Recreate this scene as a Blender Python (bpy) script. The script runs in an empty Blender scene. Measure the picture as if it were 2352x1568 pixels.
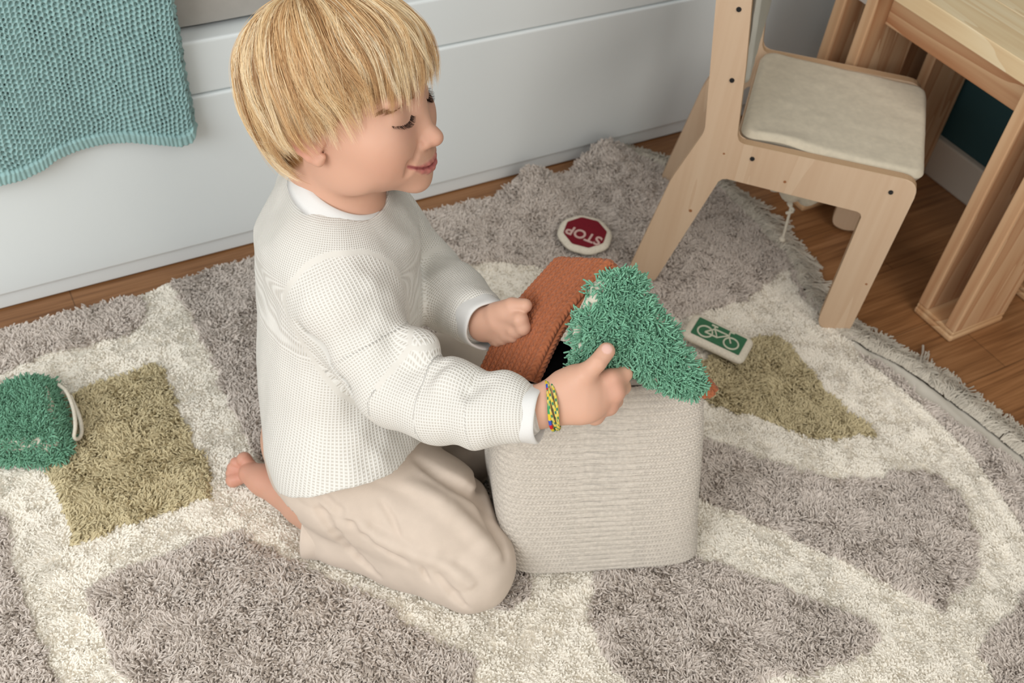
import bpy, bmesh, math, random
import numpy as np
from mathutils import Vector, Matrix
random.seed(7)
RNG = np.random.default_rng(7)
SC = bpy.context.scene
COL = SC.collection

# ---------------------------------------------------------------- camera
CAM_POS = np.array([0.0, 0.0, 1.1])
CR = np.array([[0.86993376, -0.48507796, 0.0889642], [-0.29008376, -0.64919008, -0.70313843], [0.39883163, 0.58587679, -0.70546561]])
cd = bpy.data.cameras.new('camera')
cam = bpy.data.objects.new('camera', cd)
COL.objects.link(cam)
m4 = Matrix.Identity(4)
for i in range(3):
    m4[i][0], m4[i][1], m4[i][2] = CR[0][i], -CR[1][i], -CR[2][i]
    m4[i][3] = CAM_POS[i]
cam.matrix_world = m4
cd.sensor_width = 36.0
cd.lens = 36.0 * 2391.9 / 2352
cd.clip_start = 0.02
cd.dof.use_dof = True
cd.dof.focus_distance = 1.02
cd.dof.aperture_fstop = 8.0
SC.camera = cam

# ---------------------------------------------------------------- light
SC.view_settings.view_transform = 'Standard'
SC.view_settings.look = 'None'
SC.view_settings.gamma = 1.0
SC.view_settings.use_curve_mapping = False
SC.view_settings.exposure = 0.0
wd = bpy.data.worlds.new('world')
SC.world = wd
wd.use_nodes = True
wd.node_tree.nodes['Background'].inputs[0].default_value = (1.0, 0.985, 0.955, 1)
wd.node_tree.nodes['Background'].inputs[1].default_value = 0.80


def area(name, loc, target, sx, sy, power, color):
    l = bpy.data.lights.new(name, 'AREA')
    l.shape = 'RECTANGLE'
    l.size, l.size_y, l.energy, l.color = sx, sy, power, color
    o = bpy.data.objects.new(name, l)
    COL.objects.link(o)
    o.location = loc
    o.rotation_euler = (Vector(target) - Vector(loc)).to_track_quat('-Z', 'Y').to_euler()
    return o


area('window_light', (-1.3, -0.05, 1.30), (0.35, 0.95, 0.25), 1.3, 1.1, 26, (0.93, 0.975, 1.0))
area('fill_light', (1.0, -1.3, 2.2), (1.2, 0.9, 0.1), 1.8, 1.2, 25, (1.0, 0.94, 0.86))  # added fill with no lamp behind it, lifts the darker right side
SC.cycles.adaptive_threshold = 0.02
SC.cycles.max_bounces = 5
SC.cycles.diffuse_bounces = 3
SC.cycles.glossy_bounces = 2
SC.cycles.transparent_max_bounces = 4
SC.cycles.caustics_reflective = False
SC.cycles.caustics_refractive = False


# ---------------------------------------------------------------- helpers
def lin(c):
    return tuple(((v / 255) / 12.92 if v / 255 <= 0.04045 else (((v / 255) + 0.055) / 1.055) ** 2.4) for v in c)


def lin4(c):
    return lin(c) + (1.0,)


class NT:
    def __init__(s, name):
        s.m = bpy.data.materials.new(name)
        s.m.use_nodes = True
        s.t = s.m.node_tree
        s.b = s.t.nodes['Principled BSDF']

    def n(s, kind, **kw):
        x = s.t.nodes.new(kind)
        for k, v in kw.items():
            if k.startswith('i_'):
                key = k[2:]
                key = int(key) if key.isdigit() else key.replace('_', ' ')
                x.inputs[key].default_value = v
            else:
                setattr(x, k, v)
        return x

    def l(s, a, b):
        s.t.links.new(a, b)

    def coords(s, scale=(1, 1, 1), which='Object', rot=(0, 0, 0)):
        c = s.n('ShaderNodeTexCoord')
        mp = s.n('ShaderNodeMapping')
        mp.inputs['Scale'].default_value = scale
        mp.inputs['Rotation'].default_value = rot
        s.l(c.outputs[which], mp.inputs[0])
        return mp.outputs[0]

    def ramp(s, fac, stops):
        r = s.n('ShaderNodeValToRGB')
        e = r.color_ramp.elements
        e[0].position, e[0].color = stops[0][0], stops[0][1]
        e[1].position, e[1].color = stops[-1][0], stops[-1][1]
        for p, c in stops[1:-1]:
            k = e.new(p)
            k.color = c
        s.l(fac, r.inputs[0])
        return r.outputs[0]

    def bump(s, h, strength=0.3, dist=0.001, prev=None):
        b = s.n('ShaderNodeBump')
        b.inputs['Strength'].default_value = strength
        b.inputs['Distance'].default_value = dist
        s.l(h, b.inputs['Height'])
        if prev is not None:
            s.l(prev, b.inputs['Normal'])
        s.l(b.outputs[0], s.b.inputs['Normal'])
        return b.outputs[0]


def M_plain(name, c, rough=0.6, noise=0.0, nscale=60, bump=0.0, bscale=400, spec=0.3, sheen=0.0):
    t = NT(name)
    t.b.inputs['Roughness'].default_value = rough
    t.b.inputs['Specular IOR Level'].default_value = spec
    t.b.inputs['Base Color'].default_value = lin4(c)
    if sheen:
        t.b.inputs['Sheen Weight'].default_value = sheen
        t.b.inputs['Sheen Roughness'].default_value = 0.5
    if noise:
        v = t.coords()
        nz = t.n('ShaderNodeTexNoise', i_Scale=nscale, i_Detail=4.0)
        t.l(v, nz.inputs['Vector'])
        d = lin4(tuple(max(0, x * (1 - noise)) for x in c))
        u = lin4(tuple(min(255, x * (1 + noise)) for x in c))
        t.l(t.ramp(nz.outputs['Fac'], [(0.3, d), (0.7, u)]), t.b.inputs['Base Color'])
    if bump:
        v = t.coords()
        nz = t.n('ShaderNodeTexNoise', i_Scale=bscale, i_Detail=3.0)
        t.l(v, nz.inputs['Vector'])
        t.bump(nz.outputs['Fac'], bump, 0.0008)
    return t.m


def M_wood(name, base, dark, light, axis=2, scale=1.0, rough=0.5, contrast=1.0, ring=9.0):
    """grain runs along local axis"""
    t = NT(name)
    sc = [14.0 * scale] * 3
    sc[axis] = 1.1 * scale
    v = t.coords(tuple(sc))
    n1 = t.n('ShaderNodeTexNoise', i_Scale=1.3, i_Detail=2.0, i_Distortion=0.6)
    t.l(v, n1.inputs['Vector'])
    mul = t.n('ShaderNodeMath', operation='MULTIPLY')
    mul.inputs[1].default_value = ring
    t.l(n1.outputs['Fac'], mul.inputs[0])
    sn = t.n('ShaderNodeMath', operation='FRACT')
    t.l(mul.outputs[0], sn.inputs[0])
    sc2 = [160.0 * scale] * 3
    sc2[axis] = 3.0 * scale
    v2 = t.coords(tuple(sc2))
    n2 = t.n('ShaderNodeTexNoise', i_Scale=1.0, i_Detail=3.0)
    t.l(v2, n2.inputs['Vector'])
    mx = t.n('ShaderNodeMath', operation='MULTIPLY_ADD')
    t.l(n2.outputs['Fac'], mx.inputs[0])
    mx.inputs[1].default_value = 0.45
    ms = t.n('ShaderNodeMath', operation='MULTIPLY')
    t.l(sn.outputs[0], ms.inputs[0])
    ms.inputs[1].default_value = 0.55 * contrast
    t.l(ms.outputs[0], mx.inputs[2])
    t.l(t.ramp(mx.outputs[0], [(0.1, lin4(light)), (0.45, lin4(base)), (0.95, lin4(dark))]), t.b.inputs['Base Color'])
    t.b.inputs['Roughness'].default_value = rough
    t.b.inputs['Specular IOR Level'].default_value = 0.3
    t.bump(n2.outputs['Fac'], 0.12, 0.0004)
    return t.m


def M_attr(name, attr='tint', rough=0.85, spec=0.15, mult=None):
    t = NT(name)
    a = t.n('ShaderNodeAttribute', attribute_name=attr)
    t.l(a.outputs['Color'], t.b.inputs['Base Color'])
    t.b.inputs['Roughness'].default_value = rough
    t.b.inputs['Specular IOR Level'].default_value = spec
    return t.m


def finish(o, mat=None, parent=None, smooth=False):
    if mat is not None:
        for mm in (mat if isinstance(mat, (list, tuple)) else [mat]):
            o.data.materials.append(mm)
    if parent is not None:
        o.parent = parent
    if smooth and hasattr(o.data, 'polygons'):
        o.data.polygons.foreach_set('use_smooth', np.ones(len(o.data.polygons), dtype=bool))
    return o


def mesh_np(name, V, Fq, mat=None, parent=None, smooth=True):
    """V (n,3), Fq (m,k) with k=3 or 4"""
    V = np.ascontiguousarray(V, dtype=np.float32)
    Fq = np.ascontiguousarray(Fq, dtype=np.int32)
    me = bpy.data.meshes.new(name)
    me.vertices.add(len(V))
    me.vertices.foreach_set('co', V.ravel())
    k = Fq.shape[1]
    me.loops.add(Fq.size)
    me.loops.foreach_set('vertex_index', Fq.ravel())
    me.polygons.add(len(Fq))
    me.polygons.foreach_set('loop_start', np.arange(0, Fq.size, k, dtype=np.int32))
    me.update(calc_edges=True)
    o = bpy.data.objects.new(name, me)
    COL.objects.link(o)
    return finish(o, mat, parent, smooth)


def vcol(o, C, name='tint'):
    at = o.data.color_attributes.new(name, 'FLOAT_COLOR', 'POINT')
    C4 = np.ones((len(C), 4), dtype=np.float32)
    C4[:, :3] = C
    at.data.foreach_set('color', C4.ravel())


def bm_obj(name, bm, mat, parent=None, smooth=False):
    me = bpy.data.meshes.new(name)
    bmesh.ops.recalc_face_normals(bm, faces=bm.faces)
    bm.to_mesh(me)
    bm.free()
    o = bpy.data.objects.new(name, me)
    COL.objects.link(o)
    return finish(o, mat, parent, smooth)


def box(name, lo, hi, mat, parent=None, bev=0.0015, seg=2):
    """box whose object origin sits at its centre"""
    lo, hi = Vector(lo), Vector(hi)
    c = (lo + hi) / 2
    bm = bmesh.new()
    bmesh.ops.create_cube(bm, size=1.0)
    for v in bm.verts:
        v.co = Vector([v.co[i] * (hi[i] - lo[i]) for i in range(3)])
    if bev:
        bmesh.ops.bevel(bm, geom=list(bm.edges), offset=bev, segments=seg, affect='EDGES', profile=0.5)
    o = bm_obj(name, bm, mat, parent)
    o.location = c
    return o


def prism(name, pts, axis_fn, t, mats, parent=None, bev=0.001):
    """pts 2D outline; axis_fn(u, v, w) -> 3D; thickness t along w; side faces use material 1 when there are two"""
    bm = bmesh.new()
    a = [bm.verts.new(axis_fn(u, v, 0)) for u, v in pts]
    b = [bm.verts.new(axis_fn(u, v, t)) for u, v in pts]
    n = len(pts)
    f0 = bm.faces.new(a)
    f1 = bm.faces.new(list(reversed(b)))
    sides = []
    for i in range(n):
        j = (i + 1) % n
        f = bm.faces.new([a[j], a[i], b[i], b[j]])
        f.material_index = 1 if isinstance(mats, (list, tuple)) and len(mats) > 1 else 0
        sides.append(f)
    if bev:
        rim = [e for e in bm.edges if (f0 in e.link_faces or f1 in e.link_faces)]
        bmesh.ops.bevel(bm, geom=rim, offset=bev, segments=2, affect='EDGES', profile=0.5)
    bmesh.ops.triangulate(bm, faces=[f for f in bm.faces if len(f.verts) > 4])
    return bm_obj(name, bm, mats, parent)


def round_poly(pts, rad, seg=6):
    out = []
    n = len(pts)
    for i in range(n):
        r = rad[i] if isinstance(rad, (list, tuple)) else rad
        p, q, s = np.array(pts[i - 1], float), np.array(pts[i], float), np.array(pts[(i + 1) % n], float)
        if r <= 0:
            out.append(tuple(q))
            continue
        d1, d2 = (p - q), (s - q)
        l1, l2 = np.linalg.norm(d1), np.linalg.norm(d2)
        d1, d2 = d1 / l1, d2 / l2
        k = min(r, l1 * 0.45, l2 * 0.45)
        for a in np.linspace(0, 1, seg + 1):
            out.append(tuple((q + d1 * k) * (1 - a) ** 2 + 2 * q * a * (1 - a) + (q + d2 * k) * a ** 2))
    return out


def empty(name, loc=(0, 0, 0), rot=None, parent=None):
    o = bpy.data.objects.new(name, None)
    COL.objects.link(o)
    o.empty_display_size = 0.05
    o.location = loc
    if rot is not None:
        o.rotation_euler = rot
    if parent:
        o.parent = parent
    return o


def tag(o, label=None, cat=None, group=None, kind=None):
    if label: o['label'] = label
    if cat: o['category'] = cat
    if group: o['group'] = group
    if kind: o['kind'] = kind
    return o


def hair_obj(name, P, rad, tint, mat, parent=None):
    """P (n,k,3) strand points, rad (n,k) radii, tint (n,3) linear colour"""
    n, k, _ = P.shape
    hc = bpy.data.hair_curves.new(name)
    hc.add_curves([k] * n)
    hc.attributes['position'].data.foreach_set('vector', np.ascontiguousarray(P, dtype=np.float32).ravel())
    ra = hc.attributes.get('radius') or hc.attributes.new('radius', 'FLOAT', 'POINT')
    ra.data.foreach_set('value', np.ascontiguousarray(rad, dtype=np.float32).ravel())
    ca = hc.attributes.new('tint', 'FLOAT_COLOR', 'CURVE')
    c4 = np.ones((n, 4), dtype=np.float32)
    c4[:, :3] = tint
    ca.data.foreach_set('color', c4.ravel())
    o = bpy.data.objects.new(name, hc)
    COL.objects.link(o)
    hc.materials.append(mat)
    if parent: o.parent = parent
    return o


def tubes_np(P, rad, sides=5):
    """mesh tubes along strands P (n,k,3), rad (n,k) -> V, F(quads)"""
    n, k, _ = P.shape
    T = np.gradient(P, axis=1)
    T /= np.linalg.norm(T, axis=2, keepdims=True) + 1e-12
    ref = np.where(np.abs(T[:, :1, 2:3]) < 0.9, np.array([0, 0, 1.0]), np.array([1.0, 0, 0]))
    ref = np.broadcast_to(ref, T.shape)
    A = np.cross(T, ref)
    A /= np.linalg.norm(A, axis=2, keepdims=True) + 1e-12
    B = np.cross(T, A)
    th = np.arange(sides) * 2 * np.pi / sides
    V = P[:, :, None, :] + rad[:, :, None, None] * (np.cos(th)[None, None, :, None] * A[:, :, None, :] + np.sin(th)[None, None, :, None] * B[:, :, None, :])
    V = V.reshape(-1, 3)
    i = np.arange(n)[:, None, None] * k * sides + np.arange(k - 1)[None, :, None] * sides
    s0 = np.arange(sides)[None, None, :]
    s1 = (s0 + 1) % sides
    Fq = np.stack([i + s0, i + s1, i + sides + s1, i + sides + s0], axis=-1).reshape(-1, 4)
    return V, Fq


def tube_obj(name, pts, rad, mat, parent=None, sides=8):
    P = np.array(pts, float)[None]
    r = np.full((1, len(pts)), rad) if np.isscalar(rad) else np.array(rad, float)[None]
    V, Fq = tubes_np(P, r, sides)
    return mesh_np(name, V, Fq, mat, parent)


def catmull(pts, n):
    pts = np.array(pts, float)
    p = np.vstack([2 * pts[0] - pts[1], pts, 2 * pts[-1] - pts[-2]])
    t = np.linspace(0, len(pts) - 1 - 1e-9, n)
    i = t.astype(int)
    f = (t - i)[:, None]
    a, b, c, d = p[i], p[i + 1], p[i + 2], p[i + 3]
    return 0.5 * (2 * b + (c - a) * f + (2 * a - 5 * b + 4 * c - d) * f ** 2 + (3 * b - a - 3 * c + d) * f ** 3)


def _hash(ix, iy, iz, seed):
    h = (ix.astype(np.int64) * 374761393 + iy.astype(np.int64) * 668265263 + iz.astype(np.int64) * 2147483647 + seed * 974634777) & 0xffffffff
    h = ((h ^ (h >> 13)) * 1274126177) & 0xffffffff
    h = h ^ (h >> 16)
    return (h & 0xffff).astype(np.float32) / 65535.0


def vnoise(x, y, z=None, seed=0):
    """value noise in -1..1"""
    if z is None: z = np.zeros_like(x)
    ix, iy, iz = np.floor(x), np.floor(y), np.floor(z)
    fx, fy, fz = x - ix, y - iy, z - iz
    fx, fy, fz = [f * f * (3 - 2 * f) for f in (fx, fy, fz)]
    r = 0
    for a in (0, 1):
        for b in (0, 1):
            for c in (0, 1):
                w = (fx if a else 1 - fx) * (fy if b else 1 - fy) * (fz if c else 1 - fz)
                r = r + w * _hash(ix + a, iy + b, iz + c, seed)
    return r * 2 - 1


def in_poly(x, y, poly):
    c = np.zeros(x.shape, bool)
    n = len(poly)
    for i in range(n):
        x1, y1 = poly[i]
        x2, y2 = poly[(i + 1) % n]
        if y1 == y2: continue
        k = ((y1 > y) != (y2 > y)) & (x < (x2 - x1) * (y - y1) / (y2 - y1) + x1)
        c ^= k
    return c


def poly_dist(x, y, poly, closed=True):
    d = np.full(x.shape, 1e9)
    n = len(poly)
    for i in range(n if closed else n - 1):
        x1, y1 = poly[i]
        x2, y2 = poly[(i + 1) % n]
        dx, dy = x2 - x1, y2 - y1
        t = np.clip(((x - x1) * dx + (y - y1) * dy) / (dx * dx + dy * dy + 1e-12), 0, 1)
        d = np.minimum(d, np.hypot(x - x1 - t * dx, y - y1 - t * dy))
    return d


def signed(x, y, poly):
    d = poly_dist(x, y, poly)
    return np.where(in_poly(x, y, poly), -d, d)


def ease(x, a, b):
    t = np.clip((x - a) / (b - a), 0, 1)
    return t * t * (3 - 2 * t)


def text_mesh(s, size):
    c = bpy.data.curves.new('tmp', 'FONT')
    c.body = s
    c.size = size
    c.align_x = 'CENTER'
    c.align_y = 'CENTER'
    c.extrude = 0.0012
    c.offset = size * 0.02
    o = bpy.data.objects.new('tmp', c)
    COL.objects.link(o)
    dg = bpy.context.evaluated_depsgraph_get()
    me = bpy.data.meshes.new_from_object(o.evaluated_get(dg))
    bpy.data.objects.remove(o)
    return me


# ---------------------------------------------------------------- setting
def M_floor():
    t = NT('oak_laminate')
    v = t.coords((1, 1, 1))
    br = t.n('ShaderNodeTexBrick', i_Scale=1.0)
    br.offset = 0.37
    br.inputs['Brick Width'].default_value = 0.9
    br.inputs['Row Height'].default_value = 0.125
    br.inputs['Mortar Size'].default_value = 0.0007
    br.inputs['Mortar Smooth'].default_value = 0.3
    br.inputs['Color1'].default_value = (0.9, 0.9, 0.9, 1)
    br.inputs['Color2'].default_value = (1.1, 1.1, 1.1, 1)
    br.inputs['Mortar'].default_value = (0.35, 0.35, 0.35, 1)
    t.l(v, br.inputs['Vector'])
    v2 = t.coords((2.2, 30, 30))
    n1 = t.n('ShaderNodeTexNoise', i_Scale=1.0, i_Detail=3.0, i_Distortion=1.2)
    t.l(v2, n1.inputs['Vector'])
    v3 = t.coords((9, 260, 260))
    n2 = t.n('ShaderNodeTexNoise', i_Scale=1.0, i_Detail=3.0)
    t.l(v3, n2.inputs['Vector'])
    ad = t.n('ShaderNodeMath', operation='MULTIPLY_ADD')
    t.l(n2.outputs['Fac'], ad.inputs[0])
    ad.inputs[1].default_value = 0.5
    mm = t.n('ShaderNodeMath', operation='MULTIPLY')
    mm.inputs[1].default_value = 0.5
    t.l(n1.outputs['Fac'], mm.inputs[0])
    t.l(mm.outputs[0], ad.inputs[2])
    c = t.ramp(ad.outputs[0], [(0.3, lin4((104, 66, 37))), (0.5, lin4((142, 98, 61))), (0.72, lin4((170, 124, 84)))])
    mx = t.n('ShaderNodeMix', data_type='RGBA', blend_type='MULTIPLY')
    mx.inputs['Factor'].default_value = 1.0
    t.l(c, mx.inputs['A'])
    t.l(br.outputs['Color'], mx.inputs['B'])
    t.l(mx.outputs['Result'], t.b.inputs['Base Color'])
    t.b.inputs['Roughness'].default_value = 0.42
    t.bump(n2.outputs['Fac'], 0.1, 0.0004)
    return t.m


def plane_box(name, lo, hi, mat):
    o = box(name, lo, hi, mat, bev=0)
    tag(o, kind='structure')
    return o


plane_box('floor', (-2.6, -2.0, -0.05), (1.6, 2.35, 0.0), M_floor())
M_green = M_plain('dark_green_paint', (42, 70, 72), 0.8, bump=0.1, bscale=200)
M_wall = M_plain('white_wall_paint', (205, 200, 190), 0.85)
plane_box('wall_right', (1.575, -2.0, 0), (1.66, 2.35, 2.5), M_green)
plane_box('wall_back', (-2.6, 2.3, 0), (1.575, 2.38, 2.5), M_wall)
bb = box('baseboard_right', (1.56, -1.9, 0.0), (1.5755, 1.262, 0.078), M_plain('baseboard_white', (196, 186, 172), 0.55), bev=0.003)
tag(bb, kind='structure')

# ---------------------------------------------------------------- bed
M_lac = M_plain('white_lacquer', (231, 236, 236), 0.38, spec=0.35, bump=0.03, bscale=500)
bed = empty('storage_bed', (0.35, 1.27, 0))
tag(bed, 'white lacquered bed with a wide plain drawer front, standing along the wall', 'bed')
def rel(o, p):
    o.parent = p
    o.location = Vector(o.location) - Vector(p.location)
    return o
bx0, bx1 = -1.4, 1.572
rel(box('drawer_front', (bx0, 1.269, 0.030), (bx1, 1.289, 0.286), M_lac, bev=0.0035, seg=3), bed)
rel(box('plinth', (bx0, 1.275, 0.0025), (bx1, 1.292, 0.0305), M_lac, bev=0.001), bed)
rel(box('rail', (bx0, 1.273, 0.287), (bx1, 1.325, 0.367), M_lac, bev=0.004, seg=3), bed)
rel(box('carcass', (bx0, 1.292, 0.0), (bx1, 2.28, 0.345), M_lac, bev=0.002), bed)

# mattress under a grey sheet, softly rounded front and creased
M_sheet = M_plain('grey_sheet', (176, 172, 166), 0.9, noise=0.02, nscale=40, bump=0.25, bscale=900, sheen=0.2)
nx, ns = 260, 60
xs = np.linspace(-1.38, 1.55, nx)
prof = []
for s in np.linspace(0, 1, ns):
    if s < 0.35:
        a = s / 0.35
        prof.append((1.302 - 0.010 * math.sin(a * math.pi) - 0.0 * a, 0.3745 + 0.1375 * a))
    elif s < 0.5:
        a = (s - 0.35) / 0.15 * math.pi / 2
        prof.append((1.297 + 0.03 * (1 - math.cos(a)), 0.512 + 0.025 * math.sin(a)))
    else:
        a = (s - 0.5) / 0.5
        prof.append((1.327 + 0.93 * a, 0.537))
prof = np.array(prof)
X, S = np.meshgrid(xs, np.arange(ns), indexing='ij')
Y = prof[S, 0] + 0.006 * vnoise(X * 9, S * 0.12, seed=3) * (S < 40)
Z = prof[S, 1] + 0.006 * vnoise(X * 6, S * 0.1, seed=4) * np.minimum(1, 0.3 + S / 12) + 0.003 * (S < 6) * vnoise(X * 7, X * 0, seed=9)
V = np.stack([X, Y, Z], -1).reshape(-1, 3)
def grid_faces(a, b, off=0):
    i = np.arange(a - 1)[:, None] * b + np.arange(b - 1)[None]
    return (np.stack([i, i + b, i + b + 1, i + 1], -1) + off).reshape(-1, 4)
mt = mesh_np('mattress', V, grid_faces(nx, ns)[:, ::-1], M_sheet)
tag(mt, 'grey sheeted mattress lying in the white bed', 'mattress')

# teal waffle blanket hanging over the bed side
BL = [(0.282, 0.300), (0.2825, 0.262), (0.281, 0.249), (0.272, 0.241), (0.253, 0.237), (0.19, 0.253), (0.162, 0.255), (0.123, 0.255), (0.095, 0.252), (0.076, 0.243), (0.048, 0.237), (0.021, 0.237), (-0.02, 0.236), (-0.1, 0.24), (-0.25, 0.23)]
bx = np.array([p[0] for p in BL[3:]][::-1]); bz = np.array([p[1] for p in BL[3:]][::-1])
W_, H_ = 540, 460
u = np.linspace(-0.24, 0.282, W_)
v = np.linspace(0, 1, H_)
U, Vv = np.meshgrid(u, v, indexing='ij')
zb = np.interp(U, bx, bz)
edge = ease(U, 0.262, 0.282)
zb = zb + 0.012 * edge ** 2
L_total = 0.48
d = Vv * L_total                       # length up from hem
top = 0.52
zz = zb + d
over = np.maximum(0, zz - top)
fold = 0.006 * np.sin(U * 26 + 0.6) * ease(0.52 - zz, 0, 0.3) + 0.005 * vnoise(U * 14, zz * 9, seed=21)
hem_h = np.clip(1 - d / 0.016, 0, 1)
sx, sz = 0.0060, 0.0068
fu, fz = U / sx + 0.35 * vnoise(U * 60, d * 60, seed=5), d / sz + 0.35 * vnoise(U * 60, d * 60, seed=6)
waf = 1 - (np.abs(np.cos(math.pi * fu)) ** 1.2) * (np.abs(np.cos(math.pi * (fz + 0.5 * (np.round(fu) % 2)))) ** 1.4)
waf = waf - 0.22 * np.abs(np.cos(math.pi * fu)) ** 6
hemwaf = np.abs(np.sin(math.pi * fu)) * 0.6 + 0.4
hgt = np.where(d < 0.014, hemwaf * 0.6 + 0.2, waf) * 0.0068 * (1 - ease(U, 0.2765, 0.282))
Yb = 1.252 - fold - hgt - 0.006 * np.where(d < 0.014, 1, 0) + over * 0.95
Zb = np.minimum(zz, top + 0.03 + 0 * zz) - 0.0 * over
Zb = np.where(over > 0, top + 0.040 * (1 - np.exp(-over / 0.02)) + hgt, Zb)
Yb = np.where(over > 0, 1.25 - fold * 0.3 + over * 0.9, Yb)
Ub = U + 0.0015 * np.sin(d * 420) * edge - 0.018 * 0 * d
Yb = Yb + 0.012 * ease(U, 0.270, 0.283)
xs_shift = -0.004 * (d / 0.2)
V = np.stack([Ub + xs_shift * edge, Yb, Zb], -1).reshape(-1, 3)
M_teal = NT('teal_waffle_cotton')
gz_ = M_teal.n('ShaderNodeAttribute', attribute_name='tint')
M_teal.l(gz_.outputs['Color'], M_teal.b.inputs['Base Color'])
M_teal.b.inputs['Roughness'].default_value = 0.95
M_teal.b.inputs['Sheen Weight'].default_value = 0.2
nzz = M_teal.n('ShaderNodeTexNoise', i_Scale=900.0)
M_teal.l(M_teal.coords(), nzz.inputs['Vector'])
M_teal.bump(nzz.outputs['Fac'], 0.5, 0.0006)
bl = mesh_np('waffle_blanket', V, grid_faces(W_, H_), M_teal.m)
cc = np.array(lin((150, 184, 182)))[None] * (0.9 + 0.2 * (vnoise(U * 160, d * 160, seed=8).reshape(-1, 1) * 0.5 + 0.5))
vcol(bl, cc)
sol = bl.modifiers.new('thick', 'SOLIDIFY')
sol.thickness = 0.006
sol.offset = 1 if False else -1
tag(bl, 'teal green waffle weave blanket hanging over the front of the bed', 'blanket')

# ---------------------------------------------------------------- rug
OUT = [(-0.4, 1.215), (-0.185, 1.218), (-0.038, 1.221), (0.021, 1.221), (0.082, 1.224), (0.143, 1.218), (0.208, 1.231), (0.28, 1.238), (0.34, 1.229), (0.419, 1.23), (0.618, 1.231), (0.691, 1.232), (0.758, 1.231), (0.794, 1.236), (0.834, 1.243), (0.863, 1.240), (0.889, 1.226), (0.91, 1.225), (0.95, 1.236), (1.004, 1.245), (1.042, 1.238), (1.065, 1.214), (1.105, 1.157), (1.15, 1.101), (1.15, 0.968), (1.137, 0.876), (1.104, 0.804), (1.100, 0.763), (1.099, 0.713), (1.107, 0.691), (1.131, 0.636), (1.145, 0.597), (1.159, 0.535), (1.168, 0.479), (1.174, 0.41), (1.181, 0.34), (1.19, 0.2), (1.19, 0.05), (1.2, -0.1), (-0.4, -0.1)]
SEAM = [(1.122, 0.87), (1.092, 0.791), (1.097, 0.713), (1.095, 0.642), (1.106, 0.56), (1.104, 0.496), (1.102, 0.444), (1.089, 0.383), (1.076, 0.341), (1.071, 0.32), (1.016, 0.17)]
FLAT = None  # filled below
GREY = [
 [(-0.208, 1.169), (-0.181, 1.246), (-0.035, 1.246), (0.018, 1.247), (0.085, 1.248), (0.145, 1.225), (0.153, 1.203), (0.148, 1.17), (0.13, 1.148), (0.087, 1.145), (0.018, 1.153), (-0.018, 1.144), (-0.053, 1.139), (-0.35, 1.136)],
 [(0.211, 1.255), (0.283, 1.258), (0.343, 1.259), (0.422, 1.26), (0.623, 1.262), (0.547, 1.084), (0.52, 0.995), (0.358, 0.911), (0.221, 0.836), (0.211, 0.865), (0.21, 0.914), (0.207, 0.958), (0.21, 1.041), (0.213, 1.131), (0.208, 1.189)],
 [(0.6, 1.28), (0.767, 1.28), (0.877, 1.285), (0.921, 1.28), (1.041, 1.293), (1.079, 1.243), (1.3, 1.113), (1.3, 0.981), (1.3, 0.6), (1.092, 0.791), (1.124, 0.872), (1.087, 0.862), (1.034, 0.841), (0.977, 0.836), (0.912, 0.843), (0.88, 0.844), (0.849, 0.871), (0.825, 0.909), (0.806, 0.955), (0.77, 1.004), (0.734, 1.04), (0.687, 1.069), (0.615, 1.098), (0.554, 1.098)],
 [(0.512, 1.009), (0.595, 0.957), (0.638, 0.912), (0.699, 0.85), (0.611, 0.707), (0.478, 0.576), (0.435, 0.542), (0.418, 0.52), (0.396, 0.516), (0.369, 0.544), (0.371, 0.663), (0.38, 0.814)],
 [(-0.032, 0.744), (-0.017, 0.755), (0.035, 0.756), (0.114, 0.758), (0.154, 0.751), (0.167, 0.726), (0.2, 0.682), (0.224, 0.644), (0.26, 0.6), (0.289, 0.542), (0.315, 0.493), (0.33, 0.474), (0.308, 0.449), (0.28, 0.424), (0.013, 0.559), (-0.018, 0.632), (-0.024, 0.679), (-0.032, 0.725)],
 [(-0.356, 1.156), (-0.102, 0.925), (-0.097, 0.901), (-0.097, 0.846), (-0.096, 0.8), (-0.096, 0.756), (-0.091, 0.712), (-0.088, 0.682), (-0.083, 0.645), (-0.08, 0.58), (-0.412, 0.6)],
 [(0.508, 0.516), (0.539, 0.518), (0.626, 0.491), (0.658, 0.461), (0.676, 0.431), (0.714, 0.392), (0.748, 0.349), (0.775, 0.309), (0.777, 0.282), (0.724, 0.283), (0.666, 0.294), (0.617, 0.306), (0.576, 0.303), (0.481, 0.34), (0.472, 0.379), (0.463, 0.419), (0.471, 0.452), (0.492, 0.48)],
 [(0.743, 0.654), (0.765, 0.631), (0.798, 0.586), (0.839, 0.542), (0.882, 0.501), (0.952, 0.464), (0.984, 0.467), (1.013, 0.458), (1.032, 0.435), (1.029, 0.388), (1.007, 0.344), (0.962, 0.306), (0.917, 0.293), (0.88, 0.284), (0.856, 0.309), (0.833, 0.362), (0.799, 0.407), (0.769, 0.458), (0.736, 0.507), (0.705, 0.549), (0.686, 0.574)],
 [(1.026, 0.247), (0.978, 0.239), (0.92, 0.224), (0.879, 0.213), (0.866, 0.182), (0.851, 0.142), (0.951, 0.057), (1.152, 0.144)],
 SEAM[1:] + [(1.1, 0.1), (1.4, 0.1), (1.4, 0.7)],
]
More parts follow.
